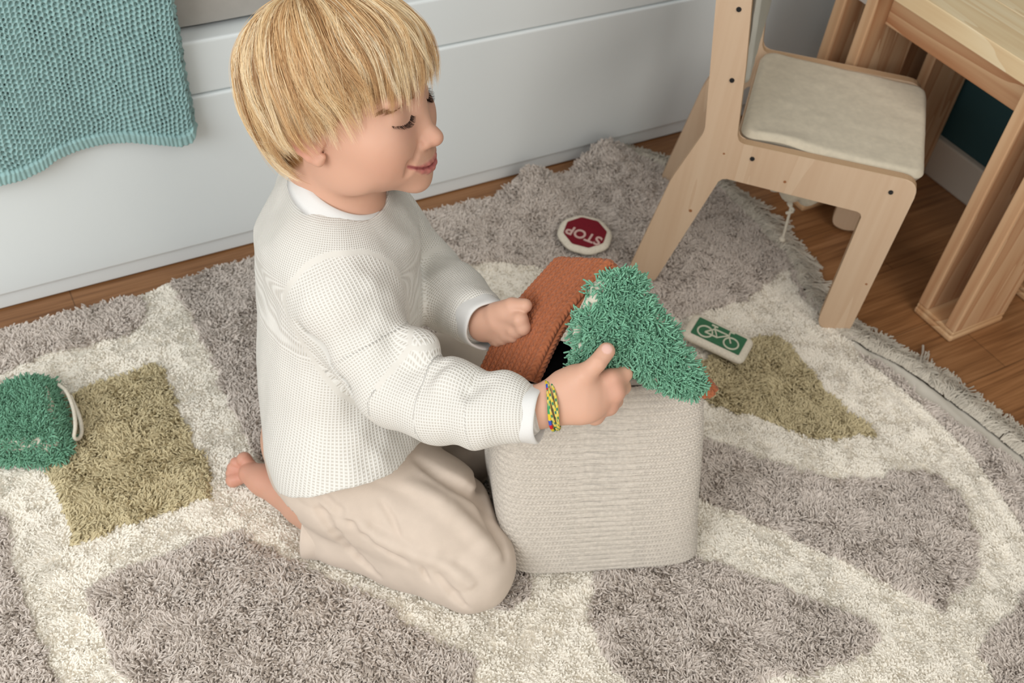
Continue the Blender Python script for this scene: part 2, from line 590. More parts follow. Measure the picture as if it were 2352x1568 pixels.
OLIVE = [
 [(0.001, 1.074), (0.016, 1.064), (0.073, 1.067), (0.133, 1.069), (0.146, 1.057), (0.141, 0.992), (0.141, 0.917), (0.15, 0.875), (0.14, 0.825), (0.09, 0.823), (0.038, 0.823), (-0.013, 0.823), (-0.033, 0.824), (-0.03, 0.862), (-0.033, 0.907), (-0.032, 0.959)],
 [(0.817, 0.758), (0.847, 0.754), (0.925, 0.749), (0.983, 0.757), (0.997, 0.742), (0.995, 0.698), (0.995, 0.648), (0.99, 0.594), (1.002, 0.557), (1.008, 0.536), (0.942, 0.551), (0.909, 0.577), (0.873, 0.621), (0.839, 0.659), (0.812, 0.694), (0.803, 0.726)],
]
FLAT = [(1.100, 0.690), (1.107, 0.693), (1.133, 0.637), (1.147, 0.597), (1.161, 0.535), (1.170, 0.479), (1.176, 0.41), (1.183, 0.34), (1.19, 0.2), (1.175, 0.2), (1.162, 0.324), (1.150, 0.389), (1.137, 0.450), (1.123, 0.508), (1.115, 0.534), (1.112, 0.616), (1.092, 0.672)]


def rug_h(x, y):
    h = 0.004 + 0.0022 * (vnoise(x * 7, y * 7, seed=31) + 0.5)
    near = ease(y, 1.06, 1.22)
    h = h + 0.034 * near * np.exp(-((x - 0.835) / 0.042) ** 2)
    h = h + 0.046 * ease(y, 1.03, 1.22) * np.exp(-((x - 0.985) / 0.055) ** 2)
    h = h + 0.006 * np.exp(-((x + 0.25 * y - 1.24) / 0.035) ** 2) * ease(y, 0.8, 0.95)
    # ripples that run along the right hand border
    dseam = poly_dist(x, y, SEAM, False)
    h = h + 0.004 * np.exp(-((dseam - 0.035) / 0.010) ** 2) * (y < 0.8) + 0.004 * np.exp(-((dseam - 0.008) / 0.006) ** 2) * (y < 0.82)
    return np.maximum(h, 0.0025)


rug = empty('play_rug', (0.5, 0.65, 0))
tag(rug, 'shaggy cotton play rug with cream roads between grey and olive fields', 'rug')
gx = np.arange(-0.4, 1.31, 0.005)
gy = np.arange(-0.1, 1.262, 0.005)
GX, GY = np.meshgrid(gx, gy, indexing='ij')
inside = signed(GX, GY, OUT) < 0.003
V = np.stack([GX, GY, rug_h(GX, GY)], -1).reshape(-1, 3)
Fq = grid_faces(len(gx), len(gy))
keep = inside.reshape(-1)[Fq].all(1)
Fq = Fq[keep]
used = np.unique(Fq)
remap = np.full(len(V), -1)
remap[used] = np.arange(len(used))
V, Fq = V[used], remap[Fq]
C_CREAM, C_GREY, C_OLIVE = [np.array(lin(c)) for c in ((240, 233, 220), (210, 199, 189), (202, 188, 152))]


def rug_zone(x, y):
    """0 cream, 1 grey, 2 olive; edges wobble a little like hand-tufted pile"""
    wx = x + 0.0035 * vnoise(x * 45, y * 45, seed=41)
    wy = y + 0.0035 * vnoise(x * 45, y * 45, seed=42)
    z = np.zeros(x.shape, int)
    for p in GREY: z[in_poly(wx, wy, p)] = 1
    for p in OLIVE: z[in_poly(wx, wy, p)] = 2
    return z


base = mesh_np('backing', V - np.array([0.5, 0.65, 0]), Fq, M_attr('rug_backing', rough=0.95), rug)
zc = rug_zone(V[:, 0], V[:, 1])
cb = np.where(zc[:, None] == 0, C_CREAM, np.where(zc[:, None] == 1, C_GREY, C_OLIVE)) * np.where(zc[:, None] == 0, 1.0, 0.85)
fl = in_poly(V[:, 0], V[:, 1], FLAT)
cb[fl] = np.array(lin((206, 200, 188)))
vcol(base, cb)
sd = base.modifiers.new('thick', 'SOLIDIFY'); sd.thickness = 0.002; sd.offset = -1

# pile
sp = 0.0028
px = np.arange(-0.36, 1.28, sp)
py = np.arange(0.0, 1.255, sp)
PX, PY = np.meshgrid(px, py, indexing='ij')
PX = (PX + RNG.uniform(-.5, .5, PX.shape) * sp).ravel()
PY = (PY + RNG.uniform(-.5, .5, PY.shape) * sp).ravel()
k = (PY > 0.52 - 0.52 * (PX + 0.05)) & (signed(PX, PY, OUT) < -0.002) & ~in_poly(PX, PY, FLAT)
PX, PY = PX[k], PY[k]
zone = rug_zone(PX, PY)
N = len(PX)
reps = 2
PX, PY, zone = np.repeat(PX, reps), np.repeat(PY, reps), np.repeat(zone, reps)
N = len(PX)
# lean field: neighbouring tufts fall together
lx = 0.9 * vnoise(PX * 95, PY * 95, seed=51) + 0.9 * vnoise(PX * 36, PY * 36, seed=52)
ly = 0.9 * vnoise(PX * 95, PY * 95, seed=53) + 0.9 * vnoise(PX * 36, PY * 36, seed=54)
lx += RNG.normal(0, .38, N); ly += RNG.normal(0, .38, N)
ln = np.where(zone == 0, 0.0050, np.where(zone == 1, 0.0105, 0.0105)) * RNG.uniform(0.8, 1.2, N)
amp = np.where(zone == 0, 1.1, 0.8)
amp = amp * 1.0
lnz = np.sqrt(1 + (amp * lx) ** 2 + (amp * ly) ** 2)
D = np.stack([amp * lx / lnz, amp * ly / lnz, 1 / lnz], -1)
t = np.array([0, .35, .7, 1.0])
P = np.empty((N, 4, 3))
curl = RNG.normal(0, .34, (N, 2))
for i, tt in enumerate(t):
    P[:, i, 0] = PX + D[:, 0] * ln * tt * (0.6 + 0.6 * tt) + curl[:, 0] * ln * tt * (1 - tt) * 2
    P[:, i, 1] = PY + D[:, 1] * ln * tt * (0.6 + 0.6 * tt) + curl[:, 1] * ln * tt * (1 - tt) * 2
    P[:, i, 2] = rug_h(PX, PY) * 1.0 + D[:, 2] * ln * tt - 0.1 * ln * tt * tt
P[:, 0] += RNG.normal(0, .0006, (N, 3)) * np.array([1, 1, 0])
rad = np.array([0.0010, 0.0012, 0.00110, 0.0006])[None] * RNG.uniform(.8, 1.2, (N, 1)) * np.where(zone == 0, 1.15, 1.0)[:, None]
tint = np.where(zone[:, None] == 0, C_CREAM, np.where(zone[:, None] == 1, C_GREY, C_OLIVE))
tint = tint * np.where(zone[:, None] == 0, RNG.uniform(0.95, 1.05, (N, 1)), RNG.uniform(0.88, 1.1, (N, 1))) * (1 + 0.05 * vnoise(PX * 12, PY * 12, seed=61))[:, None]
pile = hair_obj('pile', P - np.array([0.5, 0.65, 0]), rad, tint, M_attr('cotton_pile', rough=0.9, spec=0.1), rug)
pile['kind'] = 'stuff'

# fringe of knotted cotton ends along the right border
FR = np.array([(1.03, 1.245), (1.065, 1.214), (1.105, 1.157), (1.148, 1.101), (1.152, 1.03), (1.15, 0.968), (1.137, 0.876), (1.104, 0.804), (1.100, 0.763), (1.099, 0.713), (1.107, 0.691), (1.131, 0.636), (1.145, 0.597), (1.159, 0.535), (1.168, 0.479), (1.174, 0.41), (1.181, 0.34), (1.19, 0.2)])
FRc = catmull(FR, 900)
nb = 230
strands = []
tf = []
for b in range(nb):
    i = int((b + RNG.uniform(0, 1)) / nb * 890)
    p0 = FRc[i]
    tg = FRc[min(i + 5, 899)] - FRc[max(i - 5, 0)]
    tg /= np.linalg.norm(tg) + 1e-9
    out = np.array([-tg[1], tg[0]])          # outward (to the right of the border walking down)
    if out[0] < 0: out = -out
    bd = out + tg * float(np.clip(RNG.normal(0.1, .5), -.6, .8))
    bd /= np.linalg.norm(bd)
    L = RNG.uniform(.036, .056)
    tone = RNG.uniform(.85, 1.1)
    curlb = float(np.clip(RNG.normal(0, .7), -.9, .9))
    for s in range(11):
        q0 = np.array([p0[0], p0[1]]) - out * 0.006 + tg * RNG.normal(0, .0025)
        pts = []
        r1 = RNG.normal(0, .22)
        ph = RNG.uniform(0, 6)
        for kx in range(6):
            a = kx / 5
            side = np.array([-bd[1], bd[0]])
            q = q0 + bd * L * a * (1 + RNG.normal(0, .03)) + side * (L * (curlb * a * a * .6 + r1 * a) + 0.0030 * math.sin(ph + a * 9))
            z = 0.010 + 0.010 * math.sin(min(1, a * 1.3) * math.pi) * RNG.uniform(.6, 1.2) + 0.0015 * (s % 3)
            z = max(z if a > 0.05 else float(rug_h(np.array([q0[0]]), np.array([q0[1]]))[0]) + .003, 0.0018)
            pts.append((q[0] - .5, q[1] - .65, z * (1 - 0.55 * a) + 0.001))
        strands.append(pts)
        tf.append(tone * RNG.uniform(.92, 1.06))
P = np.array(strands)
fr = hair_obj('fringe', P, np.full(P.shape[:2], 0.0010), np.array(lin((200, 192, 178)))[None] * np.array(tf)[:, None], M_attr('cotton_fringe', rough=0.9, spec=0.1), rug)
fr['kind'] = 'stuff'

# ---------------------------------------------------------------- chair
M_ply = M_wood('birch_plywood', (202, 173, 144), (190, 156, 126), (210, 184, 156), axis=2, scale=1.0, rough=0.5, contrast=0.6, ring=3.0)
t = NT('plywood_edge')
wv = t.n('ShaderNodeTexWave', i_Scale=95.0, i_Distortion=0.4)
wv.bands_direction = 'Y'
t.l(t.coords(), wv.inputs['Vector'])
t.l(t.ramp(wv.outputs['Fac'], [(0.25, lin4((158, 120, 88))), (0.6, lin4((206, 176, 140)))]), t.b.inputs['Base Color'])
t.b.inputs['Roughness'].default_value = 0.6
M_plyedge = t.m
M_knot = M_plain('brown_knot', (150, 98, 62), 0.6)
M_screw = M_plain('black_screw_metal', (28, 28, 30), 0.4, spec=0.5)
chair = empty('toddler_chair', (0.887, 0.935, 0.0), (0, 0, math.atan2(-0.723, 0.691)))
tag(chair, 'small birch plywood chair with black bolts, standing half on the rug edge', 'chair')
# local frame: x along the side panel, y across to the far panel, z up
O = [(-0.012, 0.56), (-0.003, 0.49), (0.009, 0.408), (0.025, 0.300), (-0.005, 0.208), (-0.040, 0.005), (0.006, 0.005), (0.064, 0.232), (0.269, 0.232), (0.273, 0.005), (0.322, 0.005), (0.326, 0.302), (0.072, 0.294), (0.068, 0.32), (0.056, 0.41), (0.041, 0.501), (0.033, 0.56)]
# splay of the front leg as in the photo: slightly forward at the foot
O[9], O[10] = (0.268, 0.005), (0.318, 0.005)
rr = [0.02, 0, 0, 0.01, 0.01, 0.022, 0.012, 0.008, 0.008, 0.022, 0.022, 0.026, 0.018, 0, 0, 0, 0.02]
Or = round_poly(O, rr)
WID, TH = 0.288, 0.015
for k, y0 in enumerate((0.0, WID - TH)):
    sp_ = prism('side_panel', Or, lambda u, v, w, y0=y0: (u, y0 + w, v), TH, [M_ply, M_plyedge], chair)
    if k == 0: panel0 = sp_
    for (a, b) in ((0.028, 0.485), (0.043, 0.386), (0.099, 0.275), (0.293, 0.276)):
        bm = bmesh.new()
        bmesh.ops.create_cone(bm, cap_ends=True, segments=20, radius1=0.0036, radius2=0.0030, depth=0.002)
        s = bm_obj('bolt_head', bm, M_screw, sp_)
        s.rotation_euler = (math.pi / 2, 0, 0)
        s.location = (a, (y0 - 0.0006) if k == 0 else (y0 + TH + 0.0006), b)
for (a, b, r_) in ((0.152, 0.251, .0022), (0.034, 0.162, .0026), (0.313, 0.112, .0018), (0.059, 0.272, .0016)):
    bm = bmesh.new()
    bmesh.ops.create_cone(bm, cap_ends=True, segments=14, radius1=r_, radius2=r_, depth=0.0006)
    kn_ = bm_obj('wood_knot', bm, M_knot, panel0)
    kn_.rotation_euler = (math.pi / 2, 0, 0)
    kn_.location = (a, 0.0001, b)
box('seat_board', (0.070, TH, 0.266), (0.322, WID - TH, 0.281), M_ply, chair)
sb = prism('back_board', round_poly([(0.030, 0.36), (0.042, 0.36), (0.022, 0.545), (0.010, 0.545)], 0.002), lambda u, v, w: (u + 0.012, TH + w, v), WID - 2 * TH, [M_ply, M_plyedge], chair)

# cushions on the chair
M_linen = M_plain('beige_linen', (200, 189, 168), 0.95, noise=0.03, nscale=120, bump=0.35, bscale=1300, sheen=0.15)
M_cord = M_plain('cotton_cord', (214, 205, 188), 0.9, bump=0.3, bscale=900)


def pad(name, fx, L, Wd, T, mat, parent=None, n=60, corner=0.02, lift=None, seed=1):
    """soft pad; fx(a,b,h)->3D with a,b in metres, h height"""
    a = np.linspace(-1, 1, n)
    A, B = np.meshgrid(a, a, indexing='ij')
    out = []
    for side in (1, -1):
        ex = np.clip((1 - np.abs(A)) * L / 2 / 0.010, 0, 1)
        ey = np.clip((1 - np.abs(B)) * Wd / 2 / 0.010, 0, 1)
        e = np.sqrt(np.clip(1 - (1 - ex) ** 2, 0, 1)) * np.sqrt(np.clip(1 - (1 - ey) ** 2, 0, 1))
        h = side * e * T / 2 * (1 + 0.05 * vnoise(A * 3, B * 3, seed=seed)) + (0.0008 * vnoise(A * 5, B * 7, seed=seed + 1))
        # rounded plan corners
        r = corner / (L / 2)
        AA, BB = A * L / 2, B * Wd / 2
        cx, cy = L / 2 - corner, Wd / 2 - corner
        ox, oy = np.maximum(np.abs(AA) - cx, 0), np.maximum(np.abs(BB) - cy, 0)
        rad_ = np.maximum(ox, oy)
        hy = np.hypot(ox, oy) + 1e-9
        f = np.where((ox > 0) & (oy > 0), rad_ / hy, 1)
        AA = np.sign(AA) * (np.minimum(np.abs(AA), cx) + ox * f)
        BB = np.sign(BB) * (np.minimum(np.abs(BB), cy) + oy * f)
        if lift is not None: h = h + lift(AA, BB)
        out.append(np.stack(fx(AA, BB, h), -1).reshape(-1, 3))
    Fq = grid_faces(n, n)
    V = np.vstack(out)
    return mesh_np(name, V, np.vstack([Fq, Fq[:, ::-1] + n * n]), mat, parent)


mw = chair.matrix_basis.copy()
def ch(x, y, z):
    return x, y, z
cush = empty('seat_cushion', (0.887, 0.935, 0.0), chair.rotation_euler)
tag(cush, 'beige linen cushion tied on the seat of the plywood chair', 'cushion')
lift = lambda A, B: 0.006 * np.exp(-((B + 0.125) / 0.02) ** 2) * np.exp(-((A + 0.07) / 0.035) ** 2)
pad('cushion_pad', lambda a, b, h: (0.202 + a, WID / 2 + b, 0.2930 + h), 0.258, WID - 2 * TH - 0.007, 0.020, M_linen, cush, corner=0.022, lift=lift, seed=3)
# gathered cloth and tie cords under the seat
pts = []
n1, n2 = 40, 16
A, B = np.meshgrid(np.linspace(0, 1, n1), np.linspace(0, 1, n2), indexing='ij')
Xc = 0.100 + 0.160 * A
Yc = 0.024 + 0.10 * B
Zc = 0.259 - 0.080 * np.sin(np.pi * A) ** 0.6 * np.sin(np.pi * np.clip(B, 0.02, 0.98)) ** 0.5 + 0.005 * np.sin(A * 34 + B * 9)
V = np.stack([Xc, Yc, Zc], -1).reshape(-1, 3)
gth = mesh_np('gathered_underside', V, grid_faces(n1, n2), M_linen, cush)
sm = gth.modifiers.new('thick', 'SOLIDIFY'); sm.thickness = 0.0015
for e_ in (0, 1):
    pp = catmull([(0.178 + .008 * e_, 0.11, 0.190), (0.176 + .012 * e_, 0.098, 0.165), (0.180 - .006 * e_, 0.10, 0.145 + .005 * e_), (0.182 + .004 * e_, 0.10, 0.118 + .02 * e_), (0.184 - .008 * e_, 0.10, 0.085 + .045 * e_)], 24)
    tube_obj('tie_cord', pp, 0.0024, M_cord, cush)
bm = bmesh.new(); bmesh.ops.create_icosphere(bm, subdivisions=3, radius=0.0055)
kn = bm_obj('cord_knot', bm, M_cord, cush, True); kn.location = (0.184, 0.10, 0.080); kn.scale = (1, 1, .8)
cush2 = empty('back_cushion', (0.887, 0.935, 0.0), chair.rotation_euler)
tag(cush2, 'pale grey fabric pad on the backrest of the plywood chair', 'cushion')
pad('back_pad', lambda a, b, h: (0.050 - 0.108 * a + h, WID / 2 + b, 0.455 + a), 0.17, WID - 2 * TH - 0.004, 0.014, M_plain('pale_grey_cloth', (178, 176, 166), 0.9, bump=0.3, bscale=1200), cush2, corner=0.015, seed=5)

# ---------------------------------------------------------------- table
M_pineZ = M_wood('pine_upright', (200, 158, 120), (170, 112, 72), (216, 180, 142), axis=2, scale=1.0, rough=0.5, contrast=0.9, ring=6)
M_pineY = M_wood('pine_lengthwise', (200, 158, 120), (164, 104, 66), (216, 180, 142), axis=1, scale=0.9, rough=0.5, contrast=1.0, ring=6)
M_pineX = M_wood('pine_crosswise', (200, 158, 116), (172, 116, 74), (218, 184, 144), axis=0, scale=0.9, rough=0.5, contrast=0.9, ring=6)
M_pineTop = M_wood('pine_top', (228, 204, 164), (212, 178, 134), (236, 218, 184), axis=1, scale=0.9, rough=0.45, contrast=0.8, ring=6)
table = empty('pine_table', (1.41, 0.85, 0))
tag(table, 'low untreated pine table with doubled plank legs beside the green wall', 'table')
for (xa, xb) in ((1.255, 1.375), (1.452, 1.560)):
    for (ya, yb, yo) in ((0.628, 0.706, 0), (0.986, 1.065, 0)):
        leg = empty('leg', ((xa + xb) / 2, (ya + yb) / 2, 0))
        rel(leg, table)
        lw = Vector(((xa + xb) / 2, (ya + yb) / 2, 0))
        def sub(nm, lo, hi, m, bev=0.002):
            o = box(nm, lo, hi, m, bev=bev)
            o.parent = leg
            o.location = Vector(o.location) - lw
            return o
        sub('foot_block', (xa - 0.001, ya - 0.001, 0.0), (xb + 0.001, yb + 0.001, 0.0125), M_pineX, 0.004)
        sub('foot_block', (xa, ya, 0.0128), (xb, yb, 0.020), M_pineX, 0.002)
        sub('plank', (xa, yb - 0.020, 0.0201), (xb, yb, 0.419), M_pineZ)
        sub('plank', (xa, ya, 0.0201), (xb, ya + 0.020, 0.419), M_pineZ)
        if ya > .9:
            sub('spacer', (xa + 0.02, ya + 0.0202, 0.375), (xb - 0.02, yb - 0.0202, 0.418), M_plain('pale_spacer', (206, 200, 192), 0.6), 0.001)
rel(box('apron', (1.290, 0.7062, 0.358), (1.310, 0.9858, 0.419), M_pineY), table)
rel(box('apron', (1.500, 0.7062, 0.358), (1.520, 0.9858, 0.419), M_pineY), table)
for i in range(3):
    x0 = 1.250 + i * 0.1035
    rel(box('top_board', (x0, 0.612, 0.4195), (x0 + 0.1030, 1.085, 0.4465), M_pineTop, bev=0.0012), table)

# ---------------------------------------------------------------- sign pads on the rug
M_cotton = M_plain('cream_cotton', (214, 205, 188), 0.95, noise=0.04, nscale=300, bump=0.4, bscale=1500)


def disc_pad(name, outline, T, mat, parent, bulge=0.35):
    pts = np.array(round_poly(outline, 0.012, 5))
    c = pts.mean(0)
    rings = [(0.0, T / 2), (0.55, T / 2 * 1.02), (0.80, T / 2 * .98), (0.92, T / 2 * .8), (0.985, T / 2 * .4), (1.0, 0), (0.985, -T / 2 * .4), (0.92, -T / 2 * .8), (0.5, -T / 2), (0.0, -T / 2)]
    n = len(pts)
    V = []
    for r, h in rings:
        V.append(np.hstack([c + (pts - c) * max(r, 1e-4), np.full((n, 1), h + T / 2)]))
    V = np.vstack(V)
    F_ = []
    for i in range(len(rings) - 1):
        for j in range(n):
            k = (j + 1) % n
            F_.append((i * n + j, (i + 1) * n + j, (i + 1) * n + k, i * n + k))
    return mesh_np(name, V, np.array(F_), mat, parent)


M_red = M_plain('dark_red_cotton', (112, 14, 30), 0.9, noise=0.05, nscale=300, bump=0.3, bscale=1500)
M_grn = M_plain('green_cotton', (56, 104, 74), 0.9, noise=0.05, nscale=300, bump=0.3, bscale=1500)
stop = empty('stop_sign_pad', (0.837, 1.058, 0.0215), (math.radians(3), math.radians(-2), 0))
tag(stop, 'round cream-edged fabric pad with a dark red centre reading STOP', 'soft toy sign')
oc = [(0.048 * math.cos(a), 0.048 * math.sin(a)) for a in np.linspace(0, 2 * math.pi, 9)[:-1] + math.pi / 8]
disc_pad('padded_edge', oc, 0.011, M_cotton, stop)
oi = round_poly([(p[0] * .76, p[1] * .76) for p in oc], 0.003)
prism('red_centre', oi, lambda u, v, w: (u, v, 0.0108 + w), 0.0012, M_red, stop, bev=0.0003)
me = text_mesh('STOP', 0.029)
tx = bpy.data.objects.new('lettering', me)
COL.objects.link(tx)
me.materials.clear(); me.materials.append(M_plain('pale_pink_print', (196, 164, 156), 0.9))
tx.parent = stop
tx.location = (-0.006, -0.006, 0.0122)
tx.rotation_euler = (0, 0, math.atan2(0.045, -0.032))
tx.scale = (0.88, 1.0, .6)

bike = empty('cycle_sign_pad', (0.891, 0.767, 0.0235), (math.radians(2), math.radians(3), math.atan2(-0.067, 0.042)))
tag(bike, 'square cream-edged fabric pad with a white bicycle on green', 'soft toy sign')
hw, hh = 0.043, 0.021
disc_pad('padded_edge', [(-hw - .007, -hh - .007), (hw + .007, -hh - .007), (hw + .007, hh + .007), (-hw - .007, hh + .007)], 0.013, M_cotton, bike)
prism('green_centre', round_poly([(-hw + .004, -hh + .002), (hw - .004, -hh + .002), (hw - .004, hh - .002), (-hw + .004, hh - .002)], 0.002), lambda u, v, w: (u, v, 0.0128 + w), 0.0012, M_grn, bike, bev=0.0003)
M_sym = M_plain('pale_print', (200, 200, 178), 0.9)
bkz = 0.0145
def bl_(pts, r=0.0012): return np.array([(a, b, bkz) for a, b in pts])
segs = []
for cxx in (-0.021, 0.021):
    segs.append([(cxx + 0.0112 * math.cos(a), -0.005 + 0.0112 * math.sin(a)) for a in np.linspace(0, 2 * math.pi, 25)])
segs += [[(-0.021, -0.006), (-0.010, 0.008), (0.013, 0.008), (0.021, -0.006)], [(-0.010, 0.008), (-0.001, -0.006), (0.013, 0.008)], [(-0.021, -0.006), (-0.001, -0.006)], [(-0.010, 0.008), (-0.012, 0.014)], [(-0.017, 0.014), (-0.007, 0.014)], [(0.013, 0.008), (0.012, 0.016), (0.019, 0.017)]]
bmV, bmF, off = [], [], 0
for sgm in segs:
    Pn = np.array([[(a, b, bkz) for a, b in sgm]])
    V_, F_ = tubes_np(Pn, np.full((1, Pn.shape[1]), 0.0014), 6)
    bmV.append(V_); bmF.append(F_ + off); off += len(V_)
mesh_np('bicycle_symbol', np.vstack(bmV), np.vstack(bmF), M_sym, bike)

# ---------------------------------------------------------------- woven basket
BA, BB = np.array([0.426, 0.561, 0.0]), np.array([0.647, 0.474, 0.0])
bu = (BB - BA) / np.linalg.norm(BB - BA)
bn = np.cross(bu, [0, 0, 1.0])       # towards the camera
BW, BD = 0.236, 0.13
basket = empty('house_basket', tuple((BA + BB) / 2 - bn * BD / 2 + np.array([0, 0, 0.0105]) + bn * 0.012 - bu * 0.004), (0, 0, math.atan2(bu[1], bu[0])))
tag(basket, 'cream coiled rope storage basket shaped like a house with a rust brown roof lid', 'basket')


def rope_tex(s, c, row=0.0098, pitch=0.0042):
    """herringbone coil texture; s along the coil, c across coils"""
    r = c / row
    fr = r - np.floor(r)
    groove = 1 - np.abs(2 * fr - 1) ** 4                 # 0 at coil joints
    half = (fr > 0.5)
    slant = np.where(half, 1, -1) * (fr - 0.5) * row * 1.25
    st = np.abs(np.sin(np.pi * ((s + slant) / pitch + 0.37 * np.floor(r)))) ** 0.45
    mid = 1 - np.exp(-((fr - 0.5) / 0.07) ** 2) * 0.35
    return groove, st * mid


def basket_surface(name, mat, parent, inner=False):
    ns_, nz_ = (1400, 480) if not inner else (160, 40)
    th = np.linspace(0, 2 * np.pi, ns_, endpoint=False)
    # rounded rectangle by superellipse
    ex = 2 / 6.5
    cx = np.sign(np.cos(th)) * np.abs(np.cos(th)) ** ex
    cy = np.sign(np.sin(th)) * np.abs(np.sin(th)) ** ex
    hz = np.linspace(0, 1, nz_)
    TH_, HZ = np.meshgrid(np.arange(ns_), hz, indexing='ij')
    CX, CY = cx[TH_], cy[TH_]
    if not inner:
        base_r = np.sqrt(np.clip(1 - (1 - np.clip(HZ / 0.06, 0, 1)) ** 2, 0, 1))
        zf = HZ
    else:
        base_r = np.ones_like(HZ)
        zf = 0.04 + HZ * 0.96
    shrink = (1 - base_r) * 0.020
    w2 = BW / 2 * (1 + 0.03 * np.sin(np.pi * zf)) * (1 - 0.10 * zf) - shrink
    d2 = BD / 2 * (1 + 0.10 * np.sin(np.pi * zf)) * (1 - 0.50 * zf ** 2) - shrink
    if inner:
        w2, d2 = w2 - 0.008, d2 - 0.008
    X = CX * w2
    Y = CY * d2
    height = 0.330 - 0.16 * X
    Z = zf * (height - 0.030 * np.clip((-CX - .35) / .65, 0, 1) - 0.060 * np.clip(CY, 0, 1) * np.clip(-CX * 2, 0, 1) - 0.02 * np.clip(-CX, 0, 1) * np.clip(CY + .5, 0, 1))
    X = X - 0.055 * zf - 0.004 * np.sin(zf * 5) + np.clip(-CX, 0, 1) * 0.022 * ease(zf, .72, 1.0)
    Y = Y - 0.016 * zf ** 2
    if inner:
        V = np.stack([X, Y, Z], -1)
    else:
        arc = np.cumsum(np.r_[0, np.hypot(np.diff(cx * BW / 2), np.diff(cy * BD / 2))])[TH_]
        g, st = rope_tex(arc, Z + 0.0006 * vnoise(arc * 30, Z * 30, seed=71))
        h = 0.0028 * g + 0.0021 * st * g
        nx_, ny_ = CX * d2, CY * w2
        nn = np.hypot(nx_, ny_) + 1e-9
        nrm = np.sign(CX) * np.abs(CX) ** 5, np.sign(CY) * np.abs(CY) ** 5
        nl = np.hypot(*nrm) + 1e-9
        V = np.stack([X + nrm[0] / nl * h, Y + nrm[1] / nl * h, Z], -1)
    V = V.reshape(-1, 3)
    i = np.arange(ns_)[:, None] * nz_ + np.arange(nz_ - 1)[None]
    j = ((np.arange(ns_) + 1) % ns_)[:, None] * nz_ + np.arange(nz_ - 1)[None]
    Fq = np.stack([i, j, j + 1, i + 1], -1).reshape(-1, 4)
    if inner: Fq = Fq[:, ::-1]
    return V, Fq, ns_, nz_


M_rope = M_plain('cream_rope', (203, 194, 182), 0.95, noise=0.05, nscale=260, bump=0.5, bscale=1800, sheen=0.2)
V, Fq, ns_, nz_ = basket_surface('body', M_rope, basket)
# bottom cap
c0 = V.reshape(ns_, nz_, 3)[:, 0].mean(0)
V = np.vstack([V, c0])
ring = np.arange(ns_) * nz_
cap = np.stack([ring, np.full(ns_, len(V) - 1), np.roll(ring, -1), np.roll(ring, -1)], -1)
bo = mesh_np('body', V, Fq, M_rope, basket)
# rim and inside
V, Fq, ns_, nz_ = basket_surface('inner_wall', M_rope, basket, True)
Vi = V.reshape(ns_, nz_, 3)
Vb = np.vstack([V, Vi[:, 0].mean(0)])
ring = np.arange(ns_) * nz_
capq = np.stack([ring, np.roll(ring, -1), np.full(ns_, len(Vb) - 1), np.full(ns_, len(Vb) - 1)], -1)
li = mesh_np('inner_wall', Vb, Fq, M_plain('interior_shade_black', (14, 12, 12), 0.95), basket)  # cream basket; the shade deep inside is put into this colour
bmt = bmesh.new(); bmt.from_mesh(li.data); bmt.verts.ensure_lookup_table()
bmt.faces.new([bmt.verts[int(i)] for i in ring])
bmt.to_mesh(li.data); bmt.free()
rim = Vi[:, -1] + np.array([0, 0, -0.001])
P = np.vstack([rim, rim[:3]])[None]
P = P * 1.0
k_ = np.linalg.norm(P[0, :, :2] - P[0, :, :2].mean(0), axis=1, keepdims=True)
P[0, :, :2] += (P[0, :, :2] - P[0, :, :2].mean(0)) / k_ * 0.004
Vr, Fr = tubes_np(P, np.full(P.shape[:2], 0.0052), 10)
mesh_np('rim', Vr, Fr, M_rope, basket)

# rust brown gable lid, tipped back
M_rust = M_plain('rust_rope', (166, 98, 64), 0.95, noise=0.07, nscale=260, bump=0.5, bscale=1800, sheen=0.2)
Bp, Ap, Ep = np.array([0.416, 0.573, 0.346]), np.array([0.519, 0.610, 0.440]), np.array([0.600, 0.496, 0.325])
ext = np.array([-0.0175, 0.066, -0.0435])
Mp = (Bp + Ap) / 2 + np.array([-0.0082, 0.0046, -0.0009])
path = np.vstack([catmull([Bp, Mp, Bp + (Ap - Bp) * 0.93], 420), catmull([Bp + (Ap - Bp) * 0.93, Ap * 0.6 + 0.2 * (Bp + (Ap - Bp) * 0.93) + 0.2 * (Ap + (Ep - Ap) * 0.07), Ap + (Ep - Ap) * 0.07], 30)[1:-1], np.linspace(Ap + (Ep - Ap) * 0.07, Ep, 420)])
arc = np.r_[0, np.cumsum(np.linalg.norm(np.diff(path, axis=0), axis=1))]
Tn = np.gradient(path, axis=0); Tn /= np.linalg.norm(Tn, axis=1, keepdims=True)
eu = ext / np.linalg.norm(ext)
Nn = np.cross(eu[None], Tn); Nn /= np.linalg.norm(Nn, axis=1, keepdims=True)
if Nn[50][2] < 0: Nn = -Nn
Tk, Lw = 0.013, np.linalg.norm(ext)
loop = round_poly([(0, 0), (0, -Tk), (Lw, -Tk), (Lw, 0)], 0.006, 8)
lp = np.array(loop + [loop[0]])
seg = np.r_[0, np.cumsum(np.linalg.norm(np.diff(lp, axis=0), axis=1))]
nl_ = 250
cs = np.linspace(0, seg[-1], nl_, endpoint=False)
lx_ = np.interp(cs, seg, lp[:, 0]); ly_ = np.interp(cs, seg, lp[:, 1])
dxy = np.stack([np.gradient(lx_), np.gradient(ly_)], -1); dxy /= np.linalg.norm(dxy, axis=1, keepdims=True)
nout = np.stack([-dxy[:, 1], dxy[:, 0]], -1)
if (nout[0] @ (np.array([lx_[0], ly_[0]]) - np.array([Lw / 2, -Tk / 2]))) < 0: nout = -nout
